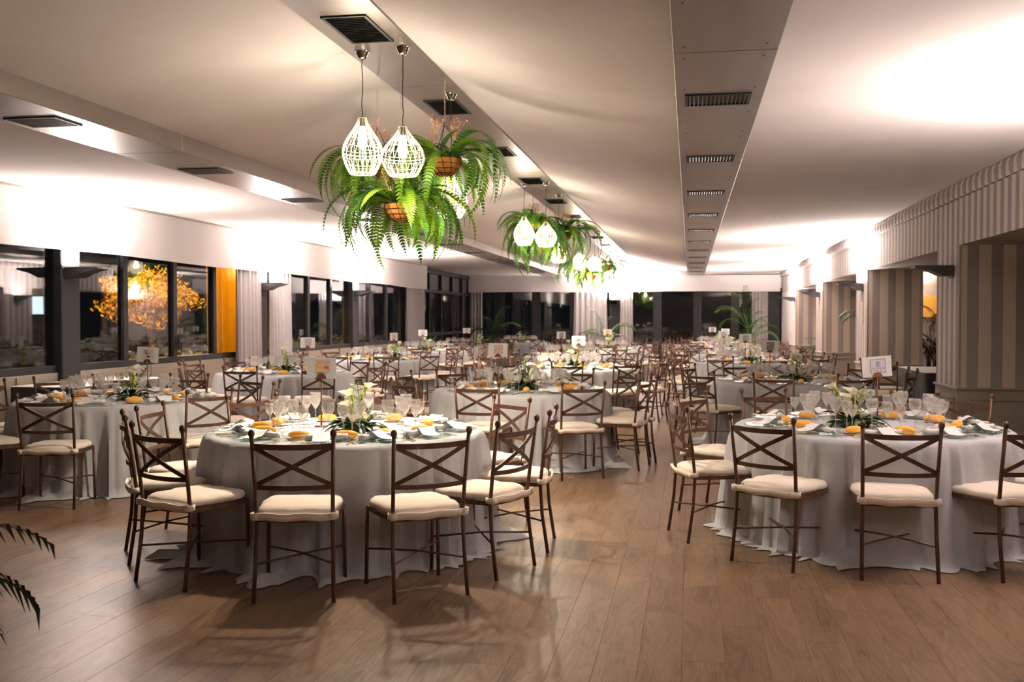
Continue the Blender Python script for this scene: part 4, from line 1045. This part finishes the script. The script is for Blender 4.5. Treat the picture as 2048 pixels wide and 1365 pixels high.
hanging_fern(-1.93, 15.3, 2.85, 66, 'green fern on the aisle side of the middle cluster', 6)
hanging_fern(-2.55, 22.3, 2.72, 48, 'green fern on the window side of the farthest cluster', 7)
hanging_fern(-2.20, 22.25, 2.50, 48, 'lowest fern with orange basket in the farthest cluster', 8, bare=True)
hanging_fern(-1.85, 22.4, 2.72, 48, 'green fern with peach blooms on the aisle side of the farthest cluster', 9)

# ------------------------------------------------------------------ potted palms
def palm_leaf(L, rise, droop, seed, m, wid=.26):
    rng = random.Random(seed); n = 22; P = []; ang = rise; x_ = z = 0; ds = L / n; mb = MB()
    for i in range(n + 1):
        P.append(Vector((0, x_, z))); ang -= droop / n * (.3 + 1.4 * i / n); x_ += ds * math.cos(ang); z += ds * math.sin(ang)
    mb.tube(P[::2], [.009 * (1 - .8 * i / (len(P[::2]) - 1)) for i in range(len(P[::2]))], 4, caps=False)
    for i in range(6, n + 1):
        q = (i - 6) / (n - 6); w = wid * (.55 + .45 * math.sin(PI * q)) * (1 - .35 * q); d = (P[i] - P[i - 1]).normalized(); nr = Vector((1, 0, 0))
        for s in (-1, 1):
            dr_ = (nr * s * .8 + d * .65).normalized(); b = P[i]; sd = dr_.cross(Vector((0, 0, 1))).normalized() * .013
            m1 = b + dr_ * w * .5 + Vector((0, 0, -.02 * w)); tip = b + dr_ * w + Vector((0, 0, -.34 * w - .05 * rng.random()))
            mb.add([b - sd * .4, b + sd * .4, m1 + sd, tip, m1 - sd], [(0, 1, 2, 4), (4, 2, 3)])
    return mb.mesh('palm_frond', m)
def palm_set(m): return [palm_leaf(1.15, 1.35, 1.9, 1, m), palm_leaf(1.0, 1.15, 2.1, 2, m), palm_leaf(.9, .95, 2.2, 3, m), palm_leaf(1.25, 1.45, 1.4, 4, m)]
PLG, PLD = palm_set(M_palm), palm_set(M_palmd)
pot_me = MB().lathe([(0, 0), (.13, 0), (.17, .26), (.19, .26), (.19, .30), (.165, .30), (.16, .27), (0, .27)], 24).mesh('plant_pot', M_pot, True)
def palm(x, y, z, n, sc, label, seed, leaves=PLG, stem=.35, pot=True):
    rng = random.Random(seed); t = thing('potted_palm', label, 'potted plant', (x, y, z), 0, None)
    put('pot', pot_me, t)
    for k in range(4):
        a = k * 1.6; MB().tube([(.03 * math.cos(a), .03 * math.sin(a), .26), (.06 * math.cos(a), .06 * math.sin(a), .26 + stem)], [.014, .009], 6).build('cane', M_palm if leaves is PLG else M_palmd, t)
    for i in range(n):
        a = i * 2.399 + rng.uniform(-.3, .3)
        put('frond', leaves[i % 4], t, (.05 * math.cos(a), .05 * math.sin(a), .26 + stem * rng.uniform(.4, 1)), (rng.uniform(-.25, .25), rng.uniform(-.2, .2), a - PI / 2), sc * rng.uniform(.8, 1.1))
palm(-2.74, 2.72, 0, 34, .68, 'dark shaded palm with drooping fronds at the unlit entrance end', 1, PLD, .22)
p_ = aty(1208, 700, 33.6); palm(p_.x, 33.7, 0, 11, 1.05, 'arching green palm before the grey end wall curtain', 2, stem=.5)
p_ = aty(985, 700, 33.8); palm(p_.x, 33.8, 0, 12, 1.15, 'shadowy palm standing before the dark corner window', 3, stem=.6)
p_ = aty(1508, 700, 33.6); palm(p_.x - .2, 33.2, 0, 16, 1.2, 'tall feathery palm in the end wall corner beside a curtain', 4, stem=1.0)
palm(3.50, 26.8, 0, 12, .85, 'leaning green palm in the striped opening past the third pier', 5, stem=.35)
palm(3.75, 21.2, 0, 10, 1.0, 'tall palm with fronds showing past the second striped pier', 6, stem=1.35)
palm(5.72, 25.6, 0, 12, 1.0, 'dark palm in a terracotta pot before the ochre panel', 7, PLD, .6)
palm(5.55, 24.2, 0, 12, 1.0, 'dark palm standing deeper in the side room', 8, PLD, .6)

# ------------------------------------------------------------------ garden outside the windows
MB().box(-40, XL - .3, -10, 70, -.35, -.25).build('garden_ground', M_soil, None, kind='structure')
MB().box(-8.5, 12, YB + .4, 70, -.35, -.25).build('terrace_ground', M_soil, None, kind='structure')
def leaf_cloud(n, c, rx, ry, rz_, size, seed, hollow=.3):
    rng = random.Random(seed); mb = MB()
    for i in range(n):
        while True:
            v = Vector((rng.uniform(-1, 1), rng.uniform(-1, 1), rng.uniform(-1, 1)))
            if hollow < v.length < 1: break
        k = 1 + .22 * math.sin(v.x * 5 + seed) * math.sin(v.y * 6) + .2 * math.sin(v.z * 7 + v.x * 3)
        p = Vector((c[0] + v.x * rx * k, c[1] + v.y * ry * k, c[2] + v.z * rz_ * k)); a = Vector((rng.gauss(0, 1), rng.gauss(0, 1), rng.gauss(0, 1))).normalized(); b = a.orthogonal().normalized(); s_ = size * rng.uniform(.6, 1.3)
        mb.add([p - a * s_, p + b * s_ * .38, p + a * s_, p - b * s_ * .38], [(0, 1, 2, 3)])
    return mb
t = thing('garden_tree', 'amber-lit leafy tree in the dark garden outside the window', 'tree', (-11.0, 18.9, -.25))
MB().tube([(0, 0, 0), (.08, .1, .9), (-.05, .05, 1.7), (.1, -.1, 2.6)], [.09, .07, .06, .03], 8).build('trunk', M_bark, t)
for k in range(6):
    a = k * 1.05; MB().tube([(0, .05, 1.3 + .12 * k), (.45 * math.cos(a), .45 * math.sin(a), 1.8 + .12 * k), (.9 * math.cos(a), .9 * math.sin(a), 2.1 + .1 * k)], [.03, .02, .008], 5).build('branch', M_bark, t)
leaf_cloud(5200, (0, 0, 2.20), .85, .95, .55, .045, 3, .1).build('foliage', M_tree, t, kind='stuff')
for i, (x, y, r, h, l) in enumerate(((-9.6, 10.6, 1.0, .55, 'low clipped hedge mound outside the window by the post'), (-9.4, 13.4, 1.2, .5, 'low dark hedge mound under the amber tree'), (-9.5, 17.0, 1.2, .6, 'amber-tinted shrub outside the amber blind'), (-9.3, 20.3, 1.1, .65, 'dark green shrub outside the far window bay'), (-9.4, 24.5, 1.3, .6, 'dark shrub outside the window beside the glazed doors'), (.2, 39.5, 1.5, .7, 'dark shrub on the terrace behind the end wall window'))):
    s = thing('garden_shrub', l, 'shrub', (x, y, -.25), 0, 'shrubs outside the windows')
    leaf_cloud(1100, (0, 0, h * 1.1), r * .8, r * 1.3, h, .06, i + 10, .4).build('foliage', M_hedge, s, kind='stuff')
    MB().tube([(0, 0, 0), (.05, .02, h)], [.04, .02], 6).build('stem', M_bark, s)
